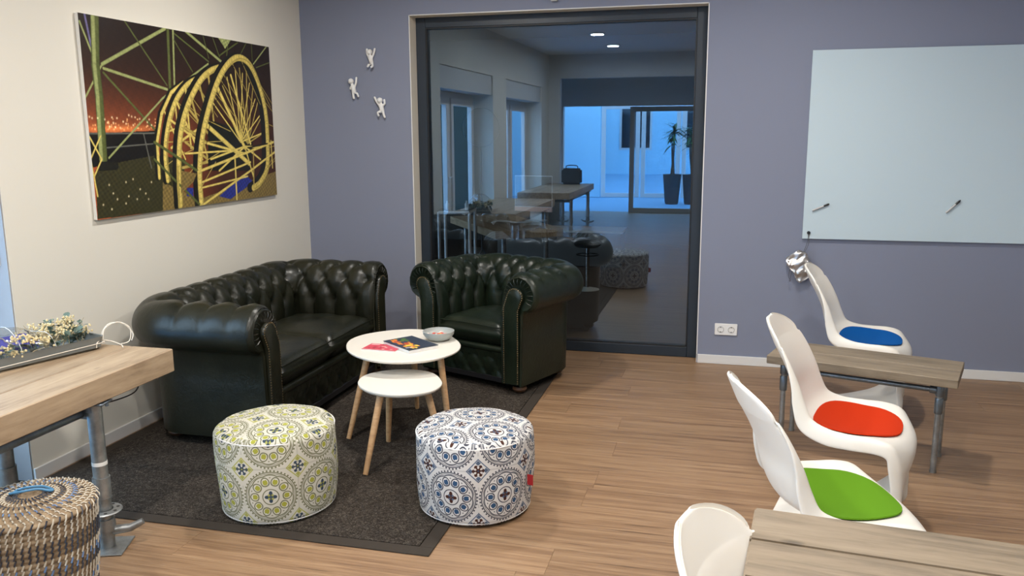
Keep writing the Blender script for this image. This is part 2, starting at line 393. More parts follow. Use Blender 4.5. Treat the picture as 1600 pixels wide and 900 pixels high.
G().add([(.93, .158, .073), (2.848, .158, .073), (2.848, .158, 2.332), (.93, .158, 2.332)], [(0, 1, 2, 3)]).build('pane', 'pane', w1, smooth=0)

# recessed glazed doors in the left wall
for k_, (a, b) in enumerate(D): struct(G().bb(-.26, -.004, a-.006, a+.0, 0, 2.08).build('trim_%d' % (k_+3), 'jamb', smooth=0))
def glazed_door(n, a, b):
    e, B = window('door_%d' % n, b+.02, a-.02, -.33, .0, 2.08, .07, .06, 'base_white', 'clear', 'x', ((( a+b)/2-.05, (a+b)/2+.05, .07, 2.01),))
    for q0, q1 in ((b+.09, (a+b)/2-.05), ((a+b)/2+.05, a-.09)):
        for s0, s1, c0, c1 in ((q0, q0+.09, .07, 2.01), (q1-.09, q1, .07, 2.01), (q0+.09, q1-.09, 1.92, 2.01), (q0+.09, q1-.09, .07, .17)):
            B(G(), s0, s1, -.31, -.25, c0, c1, .003).build('sash_bar', 'base_white', e, smooth=0)
        G().add([(-.28, q0+.09, .17), (-.28, q1-.09, .17), (-.28, q1-.09, 1.92), (-.28, q0+.09, 1.92)], [(0, 1, 2, 3)]).build('pane', 'clear', e, smooth=0)
    h = G().tube([(-.25, (a+b)/2+.09, 1.05), (-.20, (a+b)/2+.09, 1.05), (-.195, (a+b)/2+.10, 1.05), (-.195, (a+b)/2+.21, 1.05)], .01, 8).build('handle', 'base_white', e)
    bx = G().bb(-.34, -.02, b, a, 2.08, 2.33).build('shutter_box', 'wall_white', e, smooth=0)
for i, (a, b) in enumerate(D): glazed_door(i+1, a, b)
# wide partition with sill in the far opening
e2, B = window('window_2', 1.2, 2.73, -10.70, .0, 2.06, .09, .07, 'grey_sill', 'clear')
G().add([(1.29, -10.67, .09), (2.64, -10.67, .09), (2.64, -10.67, 1.97), (1.29, -10.67, 1.97)], [(0, 1, 2, 3)]).build('pane', 'clear', e2, smooth=0)
for i, (x0, x1) in enumerate(((.07, 1.0), (1.04, 1.97), (2.01, 2.94), (2.98, 3.88))):
    e3, B = window('door_%d' % (i+3), x0, x1, -14.62, .0, 2.22, .1, .07, 'base_white', 'clear')
    G().add([(x0+.1, -14.58, .1), (x1-.1, -14.58, .1), (x1-.1, -14.58, 2.12), (x0+.1, -14.58, 2.12)], [(0, 1, 2, 3)]).build('pane', 'clear', e3, smooth=0)
# outdoors: paving, a wall with windows across the yard
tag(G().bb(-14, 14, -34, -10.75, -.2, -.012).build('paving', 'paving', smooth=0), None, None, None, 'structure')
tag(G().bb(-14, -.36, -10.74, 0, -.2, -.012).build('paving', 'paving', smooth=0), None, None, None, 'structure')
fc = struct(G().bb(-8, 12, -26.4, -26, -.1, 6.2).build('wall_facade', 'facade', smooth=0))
for k in range(7):
    x = -5.5+k*2.3; w = G().bb(x, x+1.2, -26.05, -25.97, .9, 2.5).build('window_frame', 'base_white', fc, smooth=0); G().bb(x+.08, x+1.12, -25.97, -25.95, .98, 2.42).build('pane', 'screen', w, smooth=0)
fc2 = struct(G().bb(-2.6, -2.3, -30, -9.6, -.1, 3.2).build('wall_sky_blocker', 'blocker_dark', smooth=0))  # added dark slab, blocks bright sky behind the reflected left doors
# room behind the glass
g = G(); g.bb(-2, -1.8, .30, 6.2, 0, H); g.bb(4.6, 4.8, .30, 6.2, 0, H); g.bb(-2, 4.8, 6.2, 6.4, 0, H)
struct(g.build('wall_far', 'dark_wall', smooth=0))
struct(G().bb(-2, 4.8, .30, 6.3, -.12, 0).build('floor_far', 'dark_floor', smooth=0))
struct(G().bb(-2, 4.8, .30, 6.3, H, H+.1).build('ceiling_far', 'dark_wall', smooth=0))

# ceiling lights
def downlight(x, y, lab, power=None):
    t = thing('ceiling_light', lab, 'light', (x, y, H), 0, 'round recessed downlights of the office ceiling')
    G().lathe([(.11, 0), (.11, -.010), (.104, -.014), (.085, -.012), (.085, 0)], 28, cap=False).build('trim_ring', 'base_white', t)
    G().lathe([(.0846, -.006), (.0846, -.009)], 24).build('diffuser', 'lens', t, smooth=0)
    l = bpy.data.lights.new('lamp', 'AREA'); l.shape = 'DISK'; l.size = .17; l.energy = power or DOWNLIGHT_POWER; l.color = DOWNLIGHT_COLOR; l.spread = math.radians(175)
    lo = bpy.data.objects.new('lamp', l); lo.location = (0, 0, -.02); COL.objects.link(lo); lo.parent = t
for x in (1.3, 3.35):
    for y in (-1.6, -3.8, -5.58, -7.2):  # row nearest the grey wall is unseen fill added to lift the corner
        lab = 'round white downlight outside the picture, %s from the grey wall in the %s row' % ({-1.6: 'added as fill, first', -3.8: 'second', -5.58: 'third', -7.2: 'fourth'}[y], 'left' if x < 2 else 'right')
        if x < 2 and y == -5.58: lab = 'lit downlight reflected in the glass partition, the nearer and higher of two'
        if x < 2 and y == -7.2: lab = 'lit downlight reflected in the glass partition, the farther and lower of two'
        downlight(x, y, lab)
downlight(2.6, 3.0, 'fill downlight added to the dark room behind the glass, outside the picture', 14)  # unseen lamp added so the things behind the glass show up

# ================================================================== CHESTERFIELDS
PROF = [(0, .27), (0, .33), (-.004, .40), (-.008, .47), (-.006, .53), (.002, .585), (.014, .64), (.042, .695), (.085, .735), (.14, .75), (.195, .737), (.238, .70), (.262, .65), (.264, .60), (.246, .555), (.21, .527), (.178, .518)]
OUT = [(.163, .50), (.160, .35), (.156, .20), (.152, .055)]
def chesterfield(name, label, cat, loc, rz, Wd, Dp, mat, nb, na, ncush, group=None):
    t = thing(name, label, cat, loc, rz, group)
    T, rc, lead = .27, .05, .055
    wi = Wd/2-T; yb = Dp-T
    # stations along the U: (origin x, y, outward dir, u in button cells, edge fade)
    st = []
    La = yb-rc-lead
    sub = 10
    def arm(side):
        q = []
        for k in range(5): q.append((side*wi, .004+lead*k/4*.98, side, 0, -(1-k/4)*lead/(La/na), 0))
        for k in range(1, na*sub+1): q.append((side*wi, lead+La*k/(na*sub), side, 0, k/sub, 0))
        return q
    Lq = arm(-1); st += Lq
    nc = 12
    for k in range(1, nc+1):
        a = PI-(PI/2)*k/nc; st.append((-wi+rc, yb-rc, math.cos(a), math.sin(a), na+k/nc, rc))
    Lb = 2*(wi-rc)
    for k in range(1, nb*sub+1): st.append((-wi+rc+Lb*k/(nb*sub), yb, 0, 1, na+1+k/sub, 0))
    for k in range(1, nc+1):
        a = PI/2-(PI/2)*k/nc; st.append((wi-rc, yb-rc, math.cos(a), math.sin(a), na+1+nb+k/nc, rc))
    for (x, y, dx, dy, u, r) in reversed(arm(1)[:-1]): st.append((x, y, dx, dy, 2*na+2+nb-u, r))
    tot = 2*na+2+nb
    pf = catmull([(d, z, 0) for d, z in PROF], 4); L = [0]
    for a, b in zip(pf, pf[1:]): L.append(L[-1]+(b-a).length)
    # v rows: lower buttons at z .60, middle near the crown, outer past the crown
    def vof(s):
        k0, k1, k2 = .262, .392, .525
        if s < k0: return .5*s/k0-0.0
        if s < k1: return .5+.5*(s-k0)/(k1-k0)
        return 1+.5*(s-k1)/(k2-k1)
    P = []; btn = {}
    for (x, y, dx, dy, u, r) in st:
        row = []
        ef = 1.0
        if u < 0: ef = max(0, 1+u/.42)
        if u > tot: ef = max(0, 1-(u-tot)/.42)
        tip = 0
        if u < 0: tip = max(0, (-u*(La/na)-lead*.72)/(lead*.28))
        if u > tot: tip = max(0, ((u-tot)*(La/na)-lead*.72)/(lead*.28))
        uu = min(max(u, 0), tot)
        for i, p in enumerate(pf):
            a = pf[max(i-1, 0)]; b = pf[min(i+1, len(pf)-1)]; tg = (b-a).normalized(); n = (-tg.y, tg.x)   # surface normal pointing out of the padding
            v = vof(L[i])
            if v < .5: h = abs(math.cos(PI*uu)); f = min(1, v/.5*.9+.25)
            elif v < 1.5: h = math.sqrt(abs(math.sin(PI*(uu+v))*math.sin(PI*(uu-v)))); f = 1
            else: h = abs(math.cos(PI*uu)); f = max(0, 1-(v-1.5)/.9)*.55
            da = abs((v*2)-round(v*2))/2; near_row = .5 <= round(v*2)/2 <= 1.5
            dd = 0
            if near_row:
                rv = round(v*2)/2; fu = abs(uu-(round(uu) if rv == 1 else math.floor(uu)+.5))
                dd = math.exp(-((fu*.13)**2+((v-rv)*.3)**2)/.018**2)
            disp = (.034*(h**.6-1)+.012)*f*ef-.022*dd*ef
            d = p.x+n[0]*disp; z = p.y+n[1]*disp
            cd, cz = .13, .62
            if tip > 0: d = d+(cd-d)*.09*tip*tip if p.y > .5 else d+.012*tip*tip; z = z+(cz-z)*.07*tip*tip if p.y > .5 else z
            row.append((x+dx*(r+d), y+dy*(r+d), z))
        for d, z in OUT: row.append((x+dx*(r+d), y+dy*(r+d), z))
        P.append(row)
    g = G(); g.grid(P)
    g.build('upholstered_shell', mat, t, smooth=70)
    # buttons
    g = G()
    for k, v0 in ((1, 1.0), (0, 1.5)):
        i = min(range(len(pf)), key=lambda i: abs(vof(L[i])-v0))
        for (x, y, dx, dy, u, r) in st:
            if u < .3 or u > tot-.3: continue
            w = u if v0 == 1 else u-.5
            if abs(w-round(w)) < .5/sub-1e-6 if r == 0 else abs(w-round(w)) < .5/nc-1e-6:
                a = pf[max(i-1, 0)]; b = pf[i+1]; tg = (b-a).normalized(); n = (-tg.y, tg.x); q = -.036
                d, z = pf[i].x+n[0]*q, pf[i].y+n[1]*q; g.ball((x+dx*(r+d), y+dy*(r+d), z), .0095, 7, 4)
    tag(g.build('button', mat, t), None, None, None, 'stuff')
    # arm fronts
    for s in (-1, 1):
        X = lambda d: s*(wi+d)
        poly = [(d, z) for d, z in PROF[3:]]+OUT[:1]+[(.152, .055), (0.0, .055)]
        cx, cz = .12, .5
        g = G(); rings = []
        for k, (sc_, yy) in enumerate(((.93, .004), (.86, -.004), (.72, .004), (.45, .012))):
            ring = []
            for d, z in poly:
                if z > .5: q = (.13+(d-.13)*sc_, .62+(z-.62)*sc_)
                else: q = (.078+(d-.078)*(sc_ if sc_ < .9 else .99), z if sc_ > .7 else z)
                ring.append((X(q[0]), yy, q[1]))
            rings.append(ring)
        n = len(poly); vs = [p for r in rings for p in r]
        fs = [(i*n+j, i*n+(j+1) % n, (i+1)*n+(j+1) % n, (i+1)*n+j) for i in range(3) for j in range(n)]+[tuple(3*n+j for j in range(n))]
        g.add(vs, fs)
        # gathered pleats round the scroll
        for k in range(15):
            a = -.5+k*(PI+1.0)/14; ca, sa = math.cos(a), math.sin(a)
            g.tube([(X(.13+ca*.066), -.003, .62+sa*.066), (X(.13+ca*.09), -.007, .62+sa*.088), (X(.13+ca*.118), .006, .62+sa*.112)], [.002, .0035, .0015], 5)
        g.build('arm_front', mat, t, smooth=60)
        # facing post with round head and nails
        dl, dr, hr = .034, .138, .047
        pts = [(dl+.002, .07)]+[(dl, z) for z in (.2, .4, .54)]
        arc = [(.118+hr*1.25*math.cos(a)*(.92), .615+hr*math.sin(a)*1.05) for a in [PI*.93-k*PI*1.12/14 for k in range(15)]]
        outl = pts+arc+[(dr, .53), (dr, .4), (dr, .2), (dr-.002, .07)]
        g = G(); n = len(outl); c = (sum(p[0] for p in outl)/n, sum(p[1] for p in outl)/n)
        r1 = [(X(d), .004, z) for d, z in outl]; r_2 = [(X(d), -.016, z) for d, z in outl]
        r3 = [(X(c[0]+(d-c[0])*.88) if z < .55 else X(.115+(d-.115)*.86), -.024, z if z < .55 else .60+(z-.60)*.86) for d, z in outl]
        g.add(r1+r_2+r3, [(i*n+j, i*n+(j+1) % n, (i+1)*n+(j+1) % n, (i+1)*n+j) for i in range(2) for j in range(n)]+[tuple(2*n+j for j in range(n))])
        g.build('facing_panel', mat, t, smooth=50)
        g = G()
        cv = [(Vector((d, z, 0))) for d, z in outl]
        ac = 0; seg = 0
        for a, b in zip(cv, cv[1:]):
            l = (b-a).length; q = ac
            while q < l:
                p = a+(b-a)*(q/l); g.ball((X(p.x), -.019, p.y), .0042, 6, 4, (1, .6, 1)); q += .0135
            ac = q-l
        tag(g.build('nailhead_trim', 'brass', t), 'brass nailhead trim', None, None, 'stuff')
    # bottom liner, back panel seam
    g = G(); g.bb(-wi-.09, wi+.09, .02, yb+.09, .05, .08); g.build('underside', 'black', t, smooth=0)
    # seat deck rail + pleated base front
    rows = []
    for j in range(13):
        z = .062+j*(.245-.062)/12; row = []
        nn = int(round(2*wi/.13)); K = nn*8
        for i in range(K+1):
            u = i/K*nn; v = j/12
            h = math.sqrt(abs(math.sin(PI*(u+v))*math.sin(PI*(u-v)))) if 0 < v < 1 else abs(math.sin(PI*u))
            row.append((-wi+2*wi*i/K, .035-.022*(h**.6)+.012, z))
        rows.append(row)
    G().grid([r for r in rows][::-1]).build('base_front', mat, t, smooth=70)
    g = G().tube([(-wi, .035, .258), (0, .032, .258), (wi, .035, .258)], .022, 14); g.bb(-wi, wi, .03, yb, .20, .27); g.build('seat_rail', mat, t)
    cw = (2*wi-.004)/ncush
    for k in range(ncush):
        x0 = -wi+.002+k*cw; NX, NY = 22, 22; th = .155; z0 = .272; dpt = yb-.008
        top, bot = [], []
        def prof(q, p=8): return (1-abs(2*q-1)**p)
        for iy in range(NY+1):
            a, b = [], []
            for ix in range(NX+1):
                qx, qy = ix/NX, iy/NY; e = (prof(qx)*prof(qy))**.35 if 0 < ix < NX and 0 < iy < NY else 0
                wr = .004*math.sin(9*qx+5*qy*qy)*math.sin(7*qy+2)+.003*math.sin(23*qx*qy+3)
                cr_ = .022*(math.sin(PI*qx)*math.sin(PI*qy))**.8
                ex = .010*math.sin(PI*.5*(1-e)); 
                a.append((x0+cw*qx, .004+dpt*qy, z0+th*.60+(th*.40)*e+(cr_+wr)*e)); b.append((x0+cw*qx, .004+dpt*qy, z0+th*.40-(th*.40)*e))
            top.append(a); bot.append(b)
        g = G(); g.grid(top); g.grid([r[::-1] for r in bot])
        ring_t = [top[0][i] for i in range(NX+1)]; ring_b = [bot[0][i] for i in range(NX+1)]
        mid = [(p[0], p[1]-.007, (p[2]+q[2])/2) for p, q in zip(ring_t, ring_b)]
        g.grid([ring_b, mid, ring_t])
        g.build('seat_cushion', mat, t, smooth=60)
        zz = z0+th*.60
        pts = [(x0+.01, .006, zz+.035), (x0+cw*.5, .001, zz+.040), (x0+cw-.01, .006, zz+.035)]
        G().tube(catmull(pts, 6), .0045, 8).build('piping', mat, t)
    for x, y in ((-wi-.10, .055), (wi+.10, .055), (-wi-.05, yb+.05), (wi+.05, yb+.05)):
        G().lathe([(.018, .058), (.020, .05), (.042, .042), (.046, .026), (.036, .010), (.018, .002)], 18, (x, y, -.0)).build('bun_foot', 'dark_wood', t)
    return t
RUG = .009
# sofa: faces +X (local -y -> +X), armchair faces down and left
chesterfield('chesterfield_sofa', 'dark olive black leather chesterfield two-seater sofa against the cream wall', 'sofa', (.90, -1.49, RUG), PI/2, 1.72, .83, 'leather_sofa', 7, 3, 2)
chesterfield('chesterfield_armchair', 'dark green leather chesterfield armchair in front of the glass partition', 'armchair', (1.545, -.90, RUG), math.radians(-22), 1.04, .76, 'leather_chair', 3, 3, 1)

# ================================================================== CARPET
t = thing('carpet', 'dark brown loop pile carpet with flat woven border under the lounge seats', 'carpet')
X0, X1, Y0, Y1 = .03, 2.035, -3.03, -.42
G().bb(X0+.062, X1-.062, Y0+.062, Y1-.062, .0005, RUG-.001).build('pile', 'carpet', t, smooth=0)
for a in ((X0, X1, Y0, Y0+.06), (X0, X1, Y1-.06, Y1), (X0, X0+.06, Y0+.06, Y1-.06), (X1-.06, X1, Y0+.06, Y1-.06)):
    G().bb(*a, .0005, .0065, .002).build('border', 'border', t, smooth=0)

# ================================================================== POUFS
def pouf(label, x, y, r, h, mat, rot, tagp=None, cell=.235):
    t = thing('pouf', label, 'pouf', (x, y, RUG if x < 2 else .0095), rot, 'round patterned poufs on the carpet')
    n = 72; rr = .028
    prof = [(r-.028, 0), (r-.014, .008), (r-.010, .03)]+[(r-.010*(1-k/8)+.007*math.sin(PI*k/8), .03+(h-.06)*k/8) for k in range(1, 8)]+[(r, h-.032)]
    prof += [(r-rr+rr*math.cos(a), h-rr-.004+rr*math.sin(a)) for a in (.3, .7, 1.1, 1.45)]
    def lump(a, z): return .003*math.sin(3*a+z*9)+.0022*math.sin(7*a-z*14)
    vs, uvs = [], []
    for R_, z in prof:
        for j in range(n+1):
            a = 2*PI*j/n; q = R_+lump(a, z)*min(1, z*8); vs.append((q*math.cos(a), q*math.sin(a), z))
    me_f = []; k = len(prof)
    bm = bmesh.new(); uvl = bm.loops.layers.uv.new('uv'); V = []
    circ = 2*PI*r/round(2*PI*r/cell)
    for i, (R_, z) in enumerate(prof):
        V.append([bm.verts.new(vs[i*(n+1)+j]) for j in range(n)])
    for i in range(k-1):
        for j in range(n):
            f = bm.faces.new((V[i][j], V[i][(j+1) % n], V[i+1][(j+1) % n], V[i+1][j])); f.smooth = True
            for l, (jj, ii) in zip(f.loops, ((j, i), (j+1, i), (j+1, i+1), (j, i+1))):
                l[uvl].uv = (jj/n*2*PI*r/circ, (prof[ii][1]-.02)/cell+.02)
    body = bpy.data.meshes.new('fabric_cover'); 
    bm2 = bmesh.new(); uv2 = bm2.loops.layers.uv.new('uv'); prev = None
    R0, z0 = prof[-1]; rads = [R0, R0*.92, R0*.8, R0*.6, R0*.4, R0*.2, .0]
    rings = []
    for q in rads[:-1]:
        rings.append([bm2.verts.new((q*math.cos(2*PI*j/n)+(lump(2*PI*j/n, z0)*math.cos(2*PI*j/n)*q/R0), q*math.sin(2*PI*j/n)+(lump(2*PI*j/n, z0)*math.sin(2*PI*j/n)*q/R0), z0+.020*(1-(q/R0)**2)+.002*math.sin(5*q*30)*(1-q/R0))) for j in range(n)])
    c = bm2.verts.new((0, 0, z0+.020))
    for i in range(len(rings)-1):
        for j in range(n):
            bm2.faces.new((rings[i][j], rings[i][(j+1) % n], rings[i+1][(j+1) % n], rings[i+1][j]))
    for j in range(n): bm2.faces.new((rings[-1][j], rings[-1][(j+1) % n], c))
    for f in bm2.faces:
        f.smooth = True
        for l in f.loops: l[uv2].uv = (l.vert.co.x/cell+.28, l.vert.co.y/cell+.1)
    bm.faces.new([V[0][j] for j in range(n)][::-1])
    for b_, nm in ((bm, 'side_cover'), (bm2, 'top_cover')):
        me = bpy.data.meshes.new(nm); b_.to_mesh(me); b_.free(); me.materials.append(M[mat].m); o = bpy.data.objects.new(nm, me); COL.objects.link(o); o.parent = t
    G().tube([((r-.004)*math.cos(2*PI*j/n), (r-.004)*math.sin(2*PI*j/n), h-.022) for j in range(n)], .0028, 6, closed=True).build('seam_piping', 'paper', t)
    G().tube([((r-.015)*math.cos(2*PI*j/n), (r-.015)*math.sin(2*PI*j/n), .014) for j in range(n)], .0032, 6, closed=True).build('seam_piping', 'paper', t)
    if tagp is not None:
        a = tagp; g = G().box((r+.014, 0, .155), (.026, .003, .046)); g.xf(Matrix.Rotation(a-rot, 4, 'Z')); g.build('fabric_tag', 'red_tag', t, smooth=0)['label'] = 'small red sewn tag'
    return t
pouf('round pouf in cream cotton with olive green medallion print', 1.24, -2.735, .252, .372, 'pouf_green', math.radians(10))
pouf('round pouf in white cotton with dark blue medallion print', 2.075, -2.545, .252, .358, 'pouf_blue', math.radians(33), math.radians(-13))

# ================================================================== NESTING TABLES
def side_table(label, outl, zt, legs, lz):
    t = thing('side_table', label, 'table', (0, 0, 0), 0, 'nesting side tables in front of the sofa')
    P = [(p.x, p.y) for p in catmull([(a, b, 0) for a, b in outl], 6, True)]; n = len(P); cx = sum(p[0] for p in P)/n; cy = sum(p[1] for p in P)/n
    t.location = (cx, cy, RUG); P = [(a-cx, b-cy) for a, b in P]; zt -= RUG
    def sc(k): return [(a*k, b*k) for a, b in P]
    g = G(); lv = [(.93, zt-.020), (.985, zt-.012), (1.0, zt-.006), (1.0, zt-.002), (.994, zt)]
    vs = [(a, b, z) for k, z in lv for a, b in sc(k)]
    g.add(vs, [(i*n+j, (i)*n+(j+1) % n, (i+1)*n+(j+1) % n, (i+1)*n+j) for i in range(len(lv)-1) for j in range(n)]+[tuple(range(n))[::-1], tuple((len(lv)-1)*n+j for j in range(n))])
    g.build('table_top', 'white_lacquer', t, smooth=30)
    for (fx, fy), (tx, ty) in legs:
        a = Vector((tx-cx, ty-cy, zt-.018)); b = Vector((fx-cx, fy-cy, 0)); b.z += .002; o = G().tube([(0, 0, 0), ((b-a)*.5)[:], (b-a)[:]], [.0175, .0165, .0125], 14).build('leg', 'leg_wood', t, a[:])
    return t
BIG = [(1.178,-1.892),(1.123,-1.721),(1.172,-1.558),(1.35,-1.421),(1.555,-1.454),(1.702,-1.617),(1.762,-1.757),(1.757,-1.891),(1.683,-2.02),(1.541,-2.089),(1.404,-2.085),(1.275,-2.015)]
SM = [(1.378,-2.194),(1.361,-2.075),(1.424,-1.978),(1.543,-1.926),(1.674,-1.955),(1.769,-2.081),(1.791,-2.183),(1.756,-2.273),(1.654,-2.336),(1.541,-2.333),(1.445,-2.285)]
side_table('larger and taller white side table with oak legs, holding magazines and bowl', BIG, .485, (((1.204, -1.963), (1.30, -1.885)), ((1.379, -1.411), (1.41, -1.53)), ((1.742, -1.885), (1.675, -1.83))), 0)
side_table('smaller and lower white side table with oak legs in front of the taller one', SM, .40, (((1.486, -2.383), (1.525, -2.255)), ((1.422, -1.949), (1.475, -2.03)), ((1.80, -2.13), (1.70, -2.12))), 0)
# things on the big table
ZT = .485
def print_slab(o, paint_fn, nu, nv):
    """a flat printed sheet: fine grid whose vertices carry the ink colours"""
    me = o.data; ca = me.color_attributes.new('ink', 'FLOAT_COLOR', 'POINT')
    ca.data.foreach_set('color', paint_fn(nu, nv).reshape(-1)); return o
def sheet(name, w, h, nu, nv, fn, parent, z, x0=None):
    xs = np.linspace(-w/2, w/2, nu); ys = np.linspace(-h/2, h/2, nv)
    vs = [(x, y, z) for y in ys for x in xs]; fs = [(j*nu+i, j*nu+i+1, (j+1)*nu+i+1, (j+1)*nu+i) for j in range(nv-1) for i in range(nu-1)]
    me = bpy.data.meshes.new(name); me.from_pydata(vs, [], fs); me.materials.append(M['print'].m); o = bpy.data.objects.new(name, me); COL.objects.link(o); o.parent = parent
    print_slab(o, fn, nu, nv); return o
def blobs(seed, bg, items):
    def fn(nu, nv):
        r = np.random.RandomState(seed); U, V = np.meshgrid(np.linspace(0, 1, nu), np.linspace(0, 1, nv)); A = np.ones((nv, nu, 4)); A[..., :3] = bg
        for kind, c, a in items:
            if kind == 'b': k = (U > a[0])*(U < a[1])*(V > a[2])*(V < a[3])
            elif kind == 'n':
                k = np.zeros_like(U, bool)
                for _ in range(a[4]):
                    cu, cv = r.uniform(a[0], a[1]), r.uniform(a[2], a[3]); k |= ((U-cu)**2+(V-cv)**2 < r.uniform(.02, .07)**2)
            A[k, :3] = c
        return A
    return fn
mg = thing('magazine', 'pink and red covered magazine on the taller side table', 'magazine', (1.372, -1.862, ZT), math.radians(-3))
G().bb(-.095, .095, -.062, .062, .0005, .0045).build('pages', 'paper', mg, smooth=0)
sheet('cover', .19, .124, 40, 30, blobs(2, (.55, .06, .09), [('n', (.75, .55, .45), (.35, .9, .2, .9, 9)), ('n', (.25, .02, .03), (.1, .5, .1, .9, 7)), ('b', (.8, .5, .5), (.05, .3, .82, .92)), ('b', (.62, .35, .35), (0, 1, 0, .09))]), mg, .005)
bk = thing('book', 'dark blue book with orange and yellow cover picture beside the bowl', 'book', (1.498, -1.790, ZT), math.radians(-37))
G().bb(-.128, .128, -.088, .088, .0005, .0165).build('pages', 'paper', bk, smooth=0)
G().bb(-.130, .130, -.090, .090, .0168, .0185).build('cover_board', 'bag', bk, smooth=0)
sheet('cover', .26, .18, 60, 44, blobs(5, (.022, .032, .055), [('n', (.75, .22, .02), (.1, .85, .15, .5, 22)), ('n', (.8, .5, .05), (.5, .95, .2, .48, 10)), ('n', (.06, .14, .03), (.02, .3, .4, .6, 8)), ('n', (.4, .06, .02), (.15, .6, .2, .45, 8)), ('b', (.6, .6, .6), (.78, .82, .05, .3))]), bk, .0188)
bw = thing('bowl', 'grey stoneware bowl of wrapped sweets on the taller side table', 'bowl', (1.598, -1.628, ZT), 0)
G().lathe([(.035, .001), (.045, .002), (.070, .016), (.084, .036), (.086, .052), (.083, .053), (.080, .040), (.066, .020), (.03, .010), (.001, .009)], 40, cap=False).build('bowl_body', 'bowl', bw)
for k, (nm, n) in enumerate((('candy_r', 16), ('candy_o', 8), ('candy_w', 14))):
    g = G()
    for _ in range(n):
        a = random.uniform(0, 6.28); q = random.uniform(0, .058); z = .026+random.uniform(0, .008)
        s = G().ball((0, 0, 0), .010, 7, 4, (1.3, .8, .55)); s.box((.014, 0, 0), (.008, .012, .001)); s.box((-.014, 0, 0), (.008, .012, .001))
        s.xf(Matrix.Translation((q*math.cos(a), q*math.sin(a), z)) @ Matrix.Rotation(random.uniform(0, 3), 4, 'Z')); g.add(s.v, s.f)
    o = tag(g.build('wrapped_sweets', nm, None, (1.598, -1.628, ZT)), ('red wrapped sweets', 'orange wrapped sweets', 'pale wrapped sweets')[k]+' lying in the grey bowl', 'sweets', None, 'stuff')

# ================================================================== CANTILEVER CHAIRS
CC = [(-.270, .742), (-.253, .715), (-.226, .665), (-.198, .60), (-.178, .52), (-.140, .448), (-.06, .408), (.05, .403), (.15, .414), (.228, .412), (.270, .375), (.262, .31), (.222, .24), (.16, .18), (.08, .125), (-.03, .08), (-.14, .04), (-.24, .006)]
CE = [(-.222, .742), (-.203, .715), (-.174, .665), (-.142, .60), (-.116, .535), (-.085, .480), (-.02, .456), (.06, .450), (.145, .448), (.205, .428), (.232, .365), (.240, .29), (.246, .20), (.250, .11), (.235, .03), (.10, .004), (-.06, .002), (-.24, .0015)]
CWD = [.178, .188, .197, .202, .205, .215, .232, .245, .250, .250, .248, .240, .232, .232, .236, .244, .250, .246]
cc = catmull([(a, b, 0) for a, b in CC], 6); ce = catmull([(a, b, 0) for a, b in CE], 6); cwd = [p.x for p in catmull([(a, 0, 0) for a in CWD], 6)]
CF = [(0, -.9, 0), (.006, -.95, -.1), (.014, -.95, -.1), (.030, -.95, -.2), (.050, -.9, -.3), (.062, -.7, -.7), (.058, -.3, -1), (.054, 0, -1), (.050, -.05, -1), (.046, -.4, -.9), (.040, -.9, -.5), (.034, -1, -.1), (.028, -1, 0), (.02, -1, 0), (.012, -1, .2), (0, 0, 0), (0, 0, 0), (0, 0, 0)]
cf = catmull(CF, 6)
def chair_pt(i, s, off=0):
    if abs(s) > 1:
        b = chair_pt(i, 1 if s > 0 else -1); f = cf[i]; t = (abs(s)-1)/.25
        return Vector((b.x+f.x*f.y*t, b.y+math.copysign(.010*math.sin(PI*min(t, 1)*.6)*min(1, f.x/.02), s), b.z+f.x*f.z*t))
    c, e, w = cc[i], ce[i], cwd[i]; k = abs(s)**2.2
    x = c.x+(e.x-c.x)*k; z = c.y+(e.y-c.y)*k
    return Vector((x, s*w, z))
def chair_mesh():
    NS = 28; P = []
    # rounded tip
    for q in (.0, .06, .2, .4, .65, .87): 
        k = math.sqrt(1-(1-q)**2) if q else .16; row = []
        for j in range(-4, NS+5):
            s = max(-1, min(1, -1+2*j/NS)); p = chair_pt(0, s); c0 = cc[0]; row.append((c0.x+(p.x-c0.x)*k*k-.040*(1-q), p.y*k, c0.y+.090*(1-q)))
        P.append(row)
    for i in range(len(cc)):
        row = []
        for j in range(-4, NS+5):
            s = -1+2*j/NS if 0 <= j <= NS else (-1+j/16 if j < 0 else 1+(j-NS)/16); p = chair_pt(i, s)
            row.append(tuple(p))
        P.append(row)
    # small outward lip
    g = G(); g.grid([[tuple(p) for p in r] for r in P]); return g
